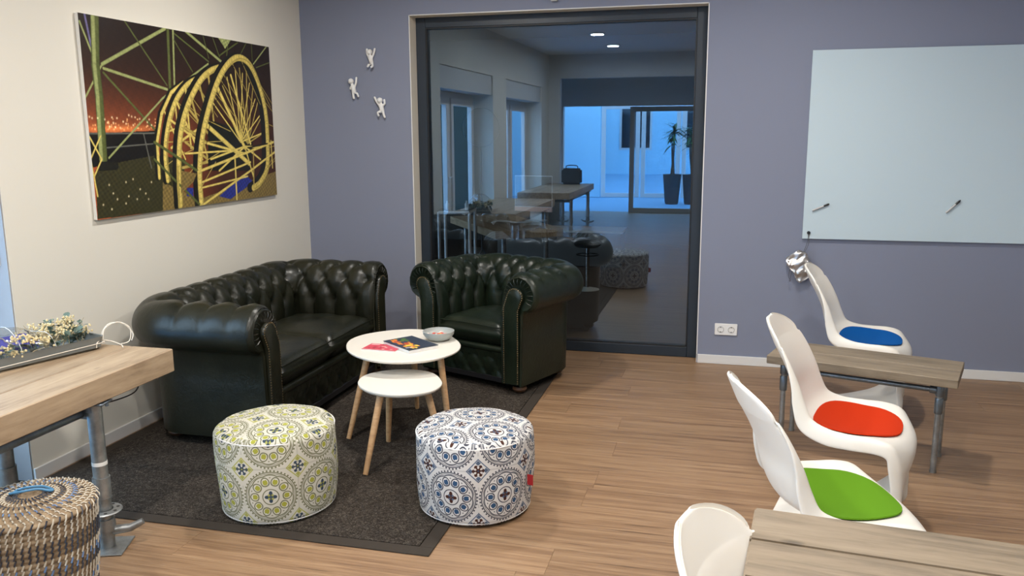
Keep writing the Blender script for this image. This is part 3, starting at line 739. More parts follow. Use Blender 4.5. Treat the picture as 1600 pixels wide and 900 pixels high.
def pad_mesh():
    """felt pad that follows the seat shell"""
    def seat_z(x, y):
        best = None
        for i in range(26, 62):
            s = max(-1, min(1, y/cwd[i])); a = chair_pt(i, s)
            if best is None or abs(a.x-x) < best[0]: best = (abs(a.x-x), i)
        i = best[1]; s = y/cwd[i]; a = chair_pt(i, s); j = i+1 if a.x < x else i-1; b = chair_pt(j, y/cwd[j]); t = (x-a.x)/(b.x-a.x+1e-9)
        return a.z+(b.z-a.z)*t
    n, R = 48, 9; x0, x1 = -.105, .225; cx = (x0+x1)/2; hx = (x1-x0)/2; hy = .188
    def rim(a):
        c, s = math.cos(a), math.sin(a); p = 2.7; q = (abs(c)**p+abs(s)**p)**(-1/p)
        return cx+hx*q*c, hy*q*s*(1.0-.10*c)
    vs = []; 
    for lvl, up in ((0, .0105), (1, .0175)):
        for k in range(R):
            for j in range(n):
                x, y = rim(2*PI*j/n); f = (k+1)/R; X, Y = cx+(x-cx)*f, y*f; vs.append((X, Y, seat_z(X, Y)+up-(.002 if k == R-1 and lvl else 0)))
        vs.append((cx, 0, seat_z(cx, 0)+up))
    B = R*n+1; fs = []
    for lvl in (0, 1):
        o = lvl*B
        for k in range(R-1):
            for j in range(n):
                q = (o+k*n+j, o+k*n+(j+1) % n, o+(k+1)*n+(j+1) % n, o+(k+1)*n+j); fs.append(q if not lvl else q[::-1])
        for j in range(n):
            q = (o+R*n, o+(j+1) % n, o+j); fs.append(q if not lvl else q[::-1])
    for j in range(n): a, b = (R-1)*n+j, (R-1)*n+(j+1) % n; fs.append((a, b, B+b, B+a))
    g = G(); g.add(vs, fs); return g
chair_me = chair_mesh().mesh('chair_shell', 'white_plastic', 180); pad_g = pad_mesh()
def chair(x, y, deg, label, pad=None):
    o = bpy.data.objects.new('cantilever_chair', chair_me); COL.objects.link(o); o.location = (x, y, .009); o.rotation_euler = (0, 0, math.radians(deg))
    sol(o, .014, 0); q = o.modifiers.new('s', 'SUBSURF'); q.levels = q.render_levels = 1
    tag(o, label, 'chair', 'white moulded plastic chairs along the right side')
    if pad:
        p = pad_g.mesh('seat_pad', 'felt_'+pad, 60); q = bpy.data.objects.new('seat_pad', p); COL.objects.link(q); q.location = (x, y, .010); q.rotation_euler = o.rotation_euler
        tag(q, '%s felt seat pad lying on a white moulded chair' % pad, 'seat pad', 'felt seat pads')
    return o
CHAIRS = [(3.84, -.86, -12, 'white moulded chair with blue pad beneath the white glass board', 'blue'),
          (3.572, -2.34, -14, 'white moulded chair with red pad in front of the low bench', 'red'),
          (3.418, -3.13, 15, 'white moulded chair with green pad nearest the wooden table corner', 'green'),
          (3.320, -4.305, -17, 'white moulded chair at the lower edge, tucked under the wooden table', None)]
for a in CHAIRS: chair(*a)

# ================================================================== BENCH ON PIPES
def plank_obj(parent, mat, L, Wd, T, c, name='plank', ch=.003):
    o = G().box((0, 0, 0), (L, Wd, T), 0, ch).build(name, mat, parent, c, smooth=0); return o
def fitting(g, c, axis, r, l):
    c = Vector(c); a = Vector(axis)*l/2; g.tube([(c-a)[:], (c-a*.9)[:], (c+a*.9)[:], (c+a)[:]], [r*.92, r, r, r*.92], 16)
bt = thing('bench', 'low weathered wood bench on dark steel pipe legs between two white chairs', 'bench', (3.775, -1.485, 0), math.radians(-17.5))
BL, BW, BZ = .86, .365, .478
for s in (-1, 1): plank_obj(bt, 'grey_wood', BL, BW/2-.0025, .042, (0, s*BW/4, BZ-.021), 'board')
ix, iy = BL/2-.075, BW/2-.065
for sx_ in (-1, 1):
    for sy_ in (-1, 1):
        g = G(); g.tube([(sx_*ix, sy_*iy, .0), (sx_*ix, sy_*iy, .012)], .0155, 16); g.tube([(sx_*ix, sy_*iy, .012), (sx_*ix, sy_*iy, BZ-.045)], .0135, 16)
        lg = g.build('leg', 'galv', bt)
        g = G(); fitting(g, (sx_*ix, sy_*iy, BZ-.075), (0, 0, 1), .0195, .055); fitting(g, (sx_*(ix-.028), sy_*iy, BZ-.075), (1, 0, 0), .0185, .03); fitting(g, (sx_*ix, sy_*iy, BZ-.15), (0, 0, 1), .0185, .075)
        g.tube([(sx_*ix, sy_*iy, BZ-.046), (sx_*ix, sy_*iy, BZ-.0425)], .035, 20); g.build('pipe_fitting', 'pipe_blue', lg)
for sy_ in (-1, 1): G().tube([(-ix, sy_*iy, BZ-.075), (ix, sy_*iy, BZ-.075)], .0125, 14).build('rail', 'pipe_blue', bt)
for sx_ in (-1, 1): G().tube([(sx_*ix, -iy, BZ-.115), (sx_*ix, iy, BZ-.115)], .0125, 14).build('cross_pipe', 'pipe_blue', bt)

# ================================================================== FRONT TABLE
TR = math.radians(-5.6)
ft = thing('table', 'scaffold wood table with its corner and boards at the lower right', 'table', (3.172, -3.944, 0), TR)
for k in range(5): plank_obj(ft, 'grey_wood', 1.9, .157, .035, (.95, -.0795-.1605*k, .7325), 'board', .004)
for x, y in ((.42, -.12), (1.78, -.12), (.42, -.68), (1.78, -.68)): G().tube([(x, y, 0), (x, y, .715)], .017, 16).build('leg', 'galv', ft)
for y in (-.12, -.68): G().tube([(.42, y, .69), (1.78, y, .69)], .017, 14).build('rail', 'galv', ft)

# ================================================================== WALL DESK
def prop_leg(parent, x, y, ztop, tape=False):
    g = G(); g.tube([(x, y, .004), (x, y, ztop*.5)], .0285, 24); g.tube([(x, y, ztop*.36), (x, y, ztop*.50)], .0325, 24); g.tube([(x, y, ztop*.5), (x, y, ztop)], .0275, 24)
    g.tube([(x, y, ztop*.358), (x, y, ztop*.362)], .0332, 24)
    lg = g.build('leg', 'galv', parent)
    G().box((x, y, .004), (.155, .155, .007), .35, .002).build('base_plate', 'galv', lg, smooth=0)
    g = G(); n = 28
    ring = [(.033, .0), (.062, -.001), (.066, .002), (.062, .006), (.033, .007)]
    g.lathe([(r, z+.155) for r, z in ring], n, (x, y, 0), cap=False); g.build('perforated_collar', 'galv', lg)
    g = G()
    for k in range(8): a = 2*PI*k/8; g.tube([(x+.049*math.cos(a), y+.049*math.sin(a), .1535), (x+.049*math.cos(a), y+.049*math.sin(a), .1625)], .0065, 10)
    tag(g.build('collar_hole', 'black', lg), None, None, None, 'stuff')
    g = G(); g.tube([(x, y, .075), (x, y, .125)], .036, 20)
    for s in (-1, 1): g.tube([(x+s*.02, y+s*.012, .070), (x+s*.075, y+s*.045, .072), (x+s*.115, y+s*.07, .092)], [.019, .016, .012], 10)
    g.build('wing_nut', 'galv', lg)
    if tape: G().tube([(x, y, ztop*.585), (x, y, ztop*.61)], .0282, 24).build('tape_band', 'tape', lg)['label'] = 'white tape band'
    g = G(); g.box((x, y, ztop+.004), (.11, .075, .008), .2, .002); g.tube([(x-.012, y, ztop-.03), (x-.012, y, ztop)], .034, 18)
    for s in (-1, 1): g.tube([(x+s*.04, y+.022, ztop-.014), (x+s*.04, y+.022, ztop+.008)], .007, 6)
    g.build('clamp', 'pipe_blue', lg); return lg
def desk(label, y0, y1, ztop, tape):
    t = thing('desk', label, 'desk', (0, 0, 0), 0, 'scaffold wood desks along the left wall')
    n = 4; w = (.838-.04)/n
    for k in range(n):
        L_ = abs(y1-y0); o = G().box((0, 0, 0), (L_, w-.003, .098), 0, .0035).build('board', 'old_wood', t, (.04+w*(k+.5), (y0+y1)/2, ztop-.049), smooth=0); o.rotation_euler = (0, 0, PI/2)
    zl = ztop-.098-.012
    for y in (y0-.42, y1+.32):
        prop_leg(t, .785, y, zl, tape and y > -4); prop_leg(t, .345, y-.0, zl)
        G().tube([(.345, y, zl-.045), (.785, y, zl-.045)], .020, 16).build('cross_pipe', 'pipe_blue', t)
    G().tube([(.735, y0-.40, zl-.035), (.735, y1+.3, zl-.035)], .0215, 16).build('rail', 'pipe_blue', t)
    return t
desk('thick light brown scaffold wood desk on steel props at the left edge', -2.835, -5.0, .70, True)
desk('second scaffold wood desk carrying a dark bag, reflected in the glass', -6.1, -8.45, .70, False)
tag(G().tube(catmull([(.60, -3.25, .53), (.58, -3.12, .505), (.63, -3.0, .50), (.71, -2.94, .53), (.73, -2.92, .585)], 6), .0028, 8).build('cable', 'black'), 'thin black cable sagging under the left desk top', 'cable')
tag(G().bb(-.036, .0, -2.83, -2.80, 0, 0).build('x', 'black'), None, None) if False else None
# bag on second desk
t = thing('bag', 'dark bag standing on the far desk, reflected in the glass', 'bag', (.50, -8.15, .70))
g = G(); g.box((0, 0, .14), (.34, .16, .27), 0, .03); g.build('bag_body', 'bag', t); G().tube(catmull([(-.1, 0, .27), (-.08, 0, .32), (.08, 0, .32), (.1, 0, .27)], 6), .008, 8).build('handle', 'bag', t)

# switch on the door jamb
s = thing('switch', 'small white thermostat box on the door jamb at the left edge', 'switch', (-.085, -2.7955, 1.06))
s.location = (-.085, -2.796, 1.06); G().box((0, -.008, 0), (.085, .014, .085), 0, .003).build('housing', 'white_matt', s); G().box((0, -.018, 0), (.05, .008, .05), 0, .002).build('dial', 'white_matt', s)

# ================================================================== BASKET
BX, BY, BH = .925, -3.725, .405
bs = thing('basket', 'round woven seagrass basket with lid and blue loop under the left desk', 'basket', (BX, BY, 0))
def br(z): return .150+.036*math.sin(min(1, z/BH*1.0)*PI*.5)
prof = []; nco = 21; ch_ = BH/nco
for k in range(nco):
    for q in (0, .25, .5, .75): z = (k+q)*ch_; prof.append((br(z)+.0055*math.sin(PI*q), z))
g = G(); g.lathe([(.14, .0)]+prof+[(br(BH)-.004, BH)], 64); g.build('basket_body', 'seagrass', bs, smooth=80)
lp = []
nr = 11
for k in range(nr):
    for q in (0, .33, .66): r = br(BH)+.006-(k+q)*(br(BH)+.006)/nr; lp.append((max(r, .004), BH+.012+.024*(1-(r/br(BH))**2)+.0055*math.sin(PI*q)))
g = G(); g.lathe([(br(BH)+.001, BH-.004), (br(BH)+.010, BH-.002), (br(BH)+.012, BH+.006)]+lp, 64); g.build('lid', 'seagrass', bs, smooth=80)
S = {'st_white': G(), 'st_navy': G(), 'st_blue': G()}
rows_c = ['st_white', 'st_navy', 'st_blue', 'st_blue', 'st_white', 'st_navy', 'st_navy', 'st_white', 'st_blue', 'st_white', 'st_white', 'st_navy', 'st_blue', 'st_blue', 'st_white', 'st_navy', 'st_navy', 'st_navy', 'st_white', 'st_white', 'st_white']
ns = 58
for k in range(nco):
    z = (k+.5)*ch_
    for j in range(ns):
        a = 2*PI*(j+.06*k)/ns; c = rows_c[k]
        if c == 'st_blue' and (j+k) % 2: c = 'st_white' if k % 3 else 'st_navy'
        r = br(z)+.0060; t_ = (-math.sin(a)*.0035, math.cos(a)*.0035)
        S[c].tube([(r*math.cos(a)-t_[0], r*math.sin(a)-t_[1], z-ch_*.46), ((r+.001)*math.cos(a), (r+.001)*math.sin(a), z), (r*math.cos(a)+t_[0], r*math.sin(a)+t_[1], z+ch_*.46)], .0029, 4, cap=False)
for k in range(nr-2):
    r0 = br(BH)+.006-(k+.5)*(br(BH)+.006)/nr; z = BH+.012+.024*(1-(r0/br(BH))**2)+.0058; m_ = int(54-k*3.2)
    for j in range(m_):
        a = 2*PI*j/m_; c = 'st_white' if (k in (0, 1, 4, 6)) or (k == 2 and j % 3) else ('st_navy' if k != 3 else 'st_blue')
        w = (br(BH)+.006)/nr*.42
        S[c].tube([((r0-w)*math.cos(a), (r0-w)*math.sin(a), z-.001), (r0*math.cos(a+.03), r0*math.sin(a+.03), z+.002), ((r0+w)*math.cos(a+.05), (r0+w)*math.sin(a+.05), z-.002)], .0022, 4, cap=False)
for j in range(62):
    a = 2*PI*j/62; r = br(BH)+.0125; S['st_white' if j % 2 else 'st_navy'].tube([(r*math.cos(a-.02), r*math.sin(a-.02), BH-.006), ((r+.001)*math.cos(a), (r+.001)*math.sin(a), BH+.003), ((r-.008)*math.cos(a+.03), (r-.008)*math.sin(a+.03), BH+.014)], .0027, 4, cap=False)
for k, lb in (('st_white', 'white plastic stitches'), ('st_navy', 'dark navy stitches'), ('st_blue', 'light blue stitches')):
    tag(S[k].build('stitching', k, bs, smooth=80), lb, None, None, 'stuff')
z = BH+.047
G().tube(catmull([(-.055, -.01, z-.006), (-.045, -.032, z+.004), (-.01, -.022, z+.010), (.025, .008, z+.010), (.055, .022, z+.002), (.058, .034, z), (.02, .034, z+.008), (-.012, .004, z+.013), (-.03, -.0, z+.008), (-.055, .012, z-.002), (-.062, .003, z-.006)], 6, True), .0042, 8, closed=True).build('lid_loop', 'cord_blue', bs)['label'] = 'blue cord loop'

# ================================================================== TRAY, DRIED FLOWERS, PACKET
TA = math.atan2(-2.892+3.313, .56-.433)      # long axis of the tray on the desk
TX, TY = .333, -3.148
tr = thing('tray', 'grey metal tray on the left desk holding dried flowers and packets', 'tray', (TX, TY, .70), TA-0.0)
TL, TW = .62, .27
def rr(L_, W_, r, n=6):
    out = []
    for cx, cy, a0 in ((L_/2-r, W_/2-r, 0), (-L_/2+r, W_/2-r, PI/2), (-L_/2+r, -W_/2+r, PI), (L_/2-r, -W_/2+r, 3*PI/2)):
        out += [(cx+r*math.cos(a0+PI/2*k/n), cy+r*math.sin(a0+PI/2*k/n)) for k in range(n+1)]
    return out
g = G(); lv = [(TL-.03, TW-.03, .002), (TL-.012, TW-.012, .010), (TL, TW, .052), (TL+.004, TW+.004, .055), (TL-.006, TW-.006, .054), (TL-.018, TW-.018, .013), (TL-.036, TW-.036, .006)]
R_ = [[(a, b, z) for a, b in rr(l, w, .028)] for l, w, z in lv]; n = len(R_[0])
g.add([p for r in R_ for p in r], [(i*n+j, i*n+(j+1) % n, (i+1)*n+(j+1) % n, (i+1)*n+j) for i in range(len(lv)-1) for j in range(n)]+[tuple(range(n))[::-1], tuple((len(lv)-1)*n+j for j in range(n))])
g.build('tray_body', 'tray', tr, smooth=40)
def T(x, y, z): 
    c, s = math.cos(TA), math.sin(TA); return Vector((TX+x*c-y*s, TY+x*s+y*c, .70+z))
# bouquet: stems, eucalyptus leaves, berries, grass plumes
bq = thing('dried_bouquet', 'bunch of dried flowers, pale yellow berries and grey green leaves lying in the tray', 'flowers', T(.15, 0, .01)[:])
bc = T(.15, 0, .01)
def rel(p): return (p-bc)[:]
rnd = random.Random(11)
def leaf_at(g, p, d, l, w, n):
    d = d.normalized(); s = d.cross(n).normalized(); up = s.cross(d)
    prof = [(0, .12), (.25, .8), (.55, 1), (.8, .7), (1, .05)]
    L_ = [p+d*l*t+s*w*k+up*.1*l*math.sin(PI*t) for t, k in prof]; R = [p+d*l*t-s*w*k+up*.1*l*math.sin(PI*t) for t, k in prof]; C = [p+d*l*t+up*(.1*l*math.sin(PI*t)-.12*w) for t, k in prof]
    g.add([rel(q) for q in L_+C+R], [(i, i+1, 5+i+1, 5+i) for i in range(4)]+[(5+i, 5+i+1, 10+i+1, 10+i) for i in range(4)])
ge, gd, gb, gs, gp = G(), G(), G(), G(), G()
for k in range(52):
    x0 = rnd.uniform(.09, .29) if k % 5 else rnd.uniform(-.12, .1); y0 = rnd.uniform(-.11, .11) if k % 5 else rnd.uniform(-.12, -.08); base = T(x0, y0, .03); h = rnd.uniform(.03, .095)*(1.0-.55*abs(y0)/.11)+.02
    tip = T(x0+rnd.uniform(-.05, .07), y0+rnd.uniform(-.05, .05), h+.035)
    gs.tube([rel(base), rel((base+tip)/2+Vector((0, 0, .01))), rel(tip)], .0012, 5)
    kind = k % 3
    for q in range(9 if kind == 0 else 6):
        t_ = .25+.75*q/8; p = base+(tip-base)*t_; d = Vector((rnd.uniform(-1, 1), rnd.uniform(-1, 1), rnd.uniform(-.1, .8)))
        if kind == 0: leaf_at(ge, p, d, rnd.uniform(.02, .034), rnd.uniform(.009, .014), Vector((rnd.uniform(-.4, .4), rnd.uniform(-.4, .4), 1)))
        elif kind == 1: leaf_at(gd, p, d, rnd.uniform(.02, .034), rnd.uniform(.003, .007), Vector((rnd.uniform(-.4, .4), 0, 1)))
for k in range(30):
    c = T(rnd.uniform(.08, .28), rnd.uniform(-.12, .10), 0) if k % 4 else T(rnd.uniform(-.12, .08), -.115, 0); c.z = .70+.055+rnd.uniform(0, .07)
    for q in range(17):
        p = c+Vector((rnd.gauss(0, .013), rnd.gauss(0, .013), rnd.gauss(0, .008))); gb.ball(rel(p), rnd.uniform(.0036, .0056), 6, 4)
        if q % 4 == 0: gs.tube([rel(c-Vector((0, 0, .015))), rel(p)], .0007, 4)
for k in range(60):
    p = T(rnd.uniform(.07, .26), rnd.uniform(-.1, .1), .06); d = Vector((rnd.uniform(-1, .6), rnd.uniform(-1, .5), rnd.uniform(.1, .75)))*rnd.uniform(.04, .085)
    gp.tube([rel(p), rel(p+d*.5+Vector((0, 0, .006))), rel(p+d)], [.0009, .0007, .0003], 4)
gs.build('stem', 'straw', bq); tag(ge.build('eucalyptus_leaf', 'leaf_euc', bq), 'grey green eucalyptus leaves', None, None, 'stuff'); tag(gd.build('thin_leaf', 'leaf_dark', bq), 'dark green thin leaves', None, None, 'stuff')
tag(gb.build('berry', 'berry', bq), 'pale yellow berries', None, None, 'stuff'); tag(gp.build('grass_plume', 'straw', bq), 'straw coloured grass plumes', None, None, 'stuff')
pk = thing('packet', 'purple blue gift packet with white paper strip in the tray', 'packet', T(.0, .015, .055)[:], TA)
G().box((0, 0, .012), (.17, .11, .026), 0, .003).xf(Matrix.Rotation(.22, 4, 'X')).build('wrapped_box', 'packet', pk, smooth=0)
G().box((0.02, -.040, .020), (.15, .030, .004), 0, .001).xf(Matrix.Rotation(.22, 4, 'X')).build('paper_strip', 'paper', pk, smooth=0)
g = G(); g.tube([tuple(Matrix.Rotation(.22, 4, 'X') @ Vector((-.02+.004*math.sin(k*2.2), -.055+.11*k/9, .0285))) for k in range(10)], .0022, 6); g.build('twine', 'straw', pk)
# cellophane wrap arching over the tray and the ribbon tied round it
g = G(); rows = []
for i in range(15):
    a = PI*i/14; row = []
    for j in range(13):
        x = -.31+.41*j/12; wv = .006*math.sin(j*1.9+i*.9); row.append(tuple(T(x, -.13*math.cos(a), .05+(.125-.07*(j/12)**2)*math.sin(a)**.8+wv)))
    rows.append(row)
g.grid(rows); cw_ = tag(g.build('cellophane_wrap', 'cello', smooth=120), 'clear crinkled cellophane arching over the grey tray', 'wrap')
for j_ in (5, 8, 12): G().tube([r[j_] for r in rows], .0011, 5).build('folded_edge', 'paper', cw_)
g = G(); L2, W2 = TL+.010, TW+.010
pts = [T(x, y, .026+.006*math.sin(k*1.7)) for k, (x, y) in enumerate(rr(L2, W2, .03, 4))]
g.tube([p[:] for p in pts], .0018, 6, closed=True)
e = T(TL/2+.006, -TW/2+.03, .03)
def off(a, b, c): v = T(a, b, c)-T(0, 0, 0); return v
for P in ([(0, 0, 0), (.02, .01, .045), (.07, -.005, .065), (.11, -.03, .035), (.10, -.035, -.02), (.06, -.03, -.027)],
          [(0, 0, 0), (.01, .015, .03), (.05, .02, .06), (.105, .01, .05), (.135, -.01, .005), (.12, -.02, -.026)],
          [(0, 0, 0), (.03, -.02, -.01), (.05, -.05, -.026), (.03, -.09, -.027)], [(0, 0, 0), (-.02, -.02, .01), (-.045, -.028, .0), (-.05, -.03, -.02)]):
    g.tube([(e+off(*p)+T(0, 0, 0)*0)[:] for p in catmull(P, 6)], .0024, 6)
tag(g.build('ribbon', 'ribbon'), 'cream curling ribbon tied round the end of the grey tray', 'ribbon')

# ================================================================== WALL PICTURE
PIC= [('P','ground',0,[(0.009,0.755),(0.057,0.716),(0.271,0.69),(0.427,0.722),(0.377,1.004),(0.001,0.996)]),('P','deck',0,[(0.302,0.841),(0.488,0.962),(1.013,0.835),(1.001,1.012),(0.29,1.007)]),('P','water',0,[(0.0,0.573),(0.295,0.559),(0.285,0.691),(-0.007,0.74)]),('S','rail',5,[(0.0,0.573),(0.28,0.572)]),('S','rail',4,[(0.062,0.644),(0.276,0.629)]),('S','rail',5,[(0.229,0.574),(0.253,0.759)]),('S','violet',7,[(0.026,0.002),(0.047,0.221)]),('S','green',6,[(0.004,0.04),(0.05,0.22)]),('S','green',6,[(0.077,0.231),(-0.003,0.403)]),('S','olive',30,[(0.064,0.007),(0.05,0.241),(0.053,0.392),(0.046,0.701)]),('S','green',14,[(0.057,0.009),(0.046,0.241),(0.047,0.393),(0.038,0.7)]),('S','dark',24,[(0.032,0.735),(0.093,0.735)]),('S','green',10,[(0.077,0.231),(0.374,0.001)]),('S','green',8,[(0.081,0.251),(0.36,0.332)]),('S','olive',5,[(0.188,0.002),(0.361,0.31)]),('S','olive',7,[(0.079,0.272),(0.288,0.559)]),('S','green',6,[(0.07,0.695),(0.335,0.381),(0.592,0.164)]),('S','olive',12,[(0.387,-0.002),(0.375,0.327)]),('S','green',8,[(0.413,-0.002),(0.399,0.306)]),('S','olive',5,[(0.418,0.02),(0.596,0.15)]),('S','olive',4,[(0.413,0.055),(0.501,0.22)]),('S','green',9,[(0.479,-0.004),(0.678,0.145)]),('S','olive',4,[(0.572,-0.006),(0.598,0.13)]),('S','olive',4,[(0.628,0.0),(0.663,0.113)]),('S','olive',5,[(0.664,0.104),(0.785,0.007)]),('S','olive',4,[(0.799,0.075),(0.842,-0.002)]),('S','green',5,[(0.882,0.127),(0.981,0.002)]),('S','olive',4,[(0.9,0.148),(0.999,0.102)]),('S','olive',4,[(0.876,0.001),(0.875,0.109)]),('S','olive',5,[(0.707,0.106),(0.723,0.001)]),('P','green',0,[(0.662,-0.002),(0.74,0.001),(0.701,0.059)]),('S','yellow',5,[(-0.001,0.587),(0.04,0.7),(0.004,0.783)]),('S','yellow',5,[(0.044,0.585),(-0.004,0.698),(0.01,0.882)]),('S','dark',18.0,[(0.278,0.815),(0.281,0.621),(0.314,0.467),(0.371,0.348),(0.436,0.29)]),('S','yellow',12,[(0.287,0.816),(0.29,0.621),(0.323,0.467),(0.38,0.347),(0.446,0.289)]),('S','yellow',6,[(0.321,0.575),(0.441,0.527)]),('S','yellow',6,[(0.337,0.451),(0.427,0.722)]),('S','yellow',6,[(0.394,0.354),(0.401,0.656)]),('S','dark',22.5,[(0.316,0.835),(0.312,0.684),(0.338,0.528),(0.388,0.389),(0.452,0.299),(0.513,0.256)]),('S','yellow',15,[(0.327,0.836),(0.324,0.685),(0.35,0.528),(0.4,0.388),(0.465,0.297),(0.526,0.254)]),('S','yellow',8,[(0.362,0.497),(0.512,0.626)]),('S','yellow',8,[(0.358,0.655),(0.517,0.543)]),('S','yellow',8,[(0.456,0.317),(0.462,0.658)]),('S','yellow',8,[(0.405,0.401),(0.52,0.728)]),('S','dark',30.0,[(0.365,0.981),(0.371,0.784),(0.394,0.575),(0.445,0.415),(0.515,0.28),(0.579,0.211),(0.636,0.18)]),('S','yellow',20,[(0.381,0.984),(0.386,0.785),(0.41,0.576),(0.461,0.414),(0.533,0.278),(0.598,0.208),(0.655,0.178)]),('S','yd',9,[(0.463,0.43),(0.625,0.664)]),('S','yd',9,[(0.439,0.543),(0.64,0.699)]),('S','yd',9,[(0.535,0.294),(0.593,0.628)]),('S','yd',9,[(0.408,0.77),(0.62,0.733)]),('S','yd',9,[(0.589,0.223),(0.602,0.508)]),('S','yd',9,[(0.434,0.625),(0.616,0.786)]),('S','yd',9,[(0.483,0.372),(0.553,0.729)]),('P','black',0,[(0.57,0.493),(0.852,0.578),(0.817,0.819),(0.548,0.798)]),('S','yd',5,[(0.809,0.642),(0.62,0.363)]),('S','yellow',5,[(0.762,0.632),(0.595,0.378)]),('S','yd',5,[(0.809,0.642),(0.668,0.283)]),('S','yellow',5,[(0.762,0.632),(0.643,0.299)]),('S','yd',5,[(0.809,0.642),(0.726,0.211)]),('S','yellow',5,[(0.762,0.632),(0.7,0.228)]),('S','yd',5,[(0.809,0.642),(0.784,0.166)]),('S','yellow',5,[(0.762,0.632),(0.757,0.183)]),('S','yd',5,[(0.809,0.642),(0.83,0.178)]),('S','yellow',5,[(0.762,0.632),(0.803,0.196)]),('S','yd',5,[(0.809,0.642),(0.875,0.237)]),('S','yellow',5,[(0.762,0.632),(0.846,0.254)]),('S','yd',5,[(0.809,0.642),(0.908,0.336)]),('S','yellow',5,[(0.762,0.632),(0.879,0.353)]),('S','yd',5,[(0.809,0.642),(0.931,0.447)]),('S','yellow',5,[(0.762,0.632),(0.902,0.463)]),('S','yd',5,[(0.809,0.642),(0.945,0.56)]),('S','yellow',5,[(0.762,0.632),(0.915,0.575)]),('S','yellow',16,[(0.559,0.526),(0.81,0.772)]),('S','yellow',14,[(0.627,0.269),(0.788,0.669)]),('S','yellow',8,[(0.536,0.627),(0.785,0.706)]),('S','yellow',9,[(0.726,0.216),(0.828,0.643)]),('S','yellow',7,[(0.788,0.66),(0.569,0.73)]),('S','yellow',7,[(0.788,0.66),(0.615,0.803)]),('S','yellow',7,[(0.788,0.66),(0.891,0.749)]),('S','yellow',7,[(0.788,0.66),(0.937,0.674)]),('S','yellow',7,[(0.788,0.66),(0.834,0.858)]),('P','blue',0,[(0.604,0.96),(0.777,0.834),(0.831,0.895),(0.673,0.987)]),('P','blue',0,[(0.423,0.887),(0.458,0.891),(0.454,0.941),(0.419,0.936)]),('S','dark',33.0,[(0.477,0.998),(0.478,0.826),(0.496,0.659),(0.537,0.493),(0.61,0.288),(0.682,0.165),(0.757,0.104),(0.829,0.134),(0.885,0.254),(0.922,0.429),(0.925,0.636),(0.91,0.807),(0.857,0.898),(0.805,0.93)]),('S','yellow',22,[(0.496,1.001),(0.497,0.827),(0.516,0.66),(0.556,0.493),(0.631,0.286),(0.703,0.162),(0.779,0.101),(0.853,0.131),(0.91,0.252),(0.947,0.428),(0.95,0.636),(0.935,0.809),(0.881,0.901),(0.829,0.933)]),('S','dark',3,[(0.545,0.661),(0.586,0.492),(0.659,0.301),(0.725,0.187),(0.78,0.135),(0.837,0.165),(0.884,0.273)]),('S','olive',9,[(0.277,0.621),(0.369,0.695),(0.491,0.797)]),('S','olive',8,[(0.27,0.713),(0.373,0.849),(0.485,0.992)]),('S','yd',10,[(0.382,0.768),(0.375,0.992)]),('P','deck',0,[(0.4,0.786),(0.483,0.809),(0.46,0.857),(0.39,0.916)]),('S','yellow',9,[(0.491,0.8),(0.993,0.637)]),('S','yellow',7,[(0.511,0.863),(0.82,0.763)]),('S','yellow',8,[(0.509,0.996),(0.817,0.819),(0.999,0.706)]),('S','yellow',8,[(0.718,0.739),(0.713,0.997)]),('S','yd',6,[(0.845,0.69),(0.833,0.937)]),('S','yellow',6,[(0.976,0.627),(0.977,0.812)]),('S','yellow',6,[(0.429,0.69),(0.694,0.684)]),('S','yellow',6,[(0.508,0.896),(0.795,0.854)]),('S','dark',5,[(0.807,0.67),(0.949,0.646)])]
DOTS= [(0.007,0.491),(0.017,0.498),(0.067,0.503),(0.077,0.519),(0.097,0.492),(0.118,0.495),(0.17,0.479),(0.182,0.486),(0.197,0.489),(0.217,0.497),(0.101,0.519),(0.084,0.538),(0.108,0.542),(0.143,0.513),(0.155,0.523),(0.251,0.514),(0.261,0.499),(0.27,0.529),(0.129,0.545),(0.186,0.53),(0.039,0.497)]
LOW= [(0.06,0.831),(0.074,0.876),(0.132,0.824),(0.164,0.812),(0.089,0.908),(0.139,0.899),(0.192,0.868),(0.124,0.935),(0.175,0.919),(0.216,0.894),(0.227,0.926),(0.029,0.928),(0.062,0.955),(0.247,0.836)]
CPAL = dict(ground=(.035,.032,.010), deck=(.20,.14,.04), water=(.006,.005,.004), rail=(.12,.12,.10), green=(.32,.36,.13), yellow=(.74,.58,.14), yd=(.46,.35,.08), dark=(.010,.010,.006), olive=(.10,.12,.03), violet=(.16,.14,.30), black=(.008,.009,.005), blue=(.02,.03,.22))
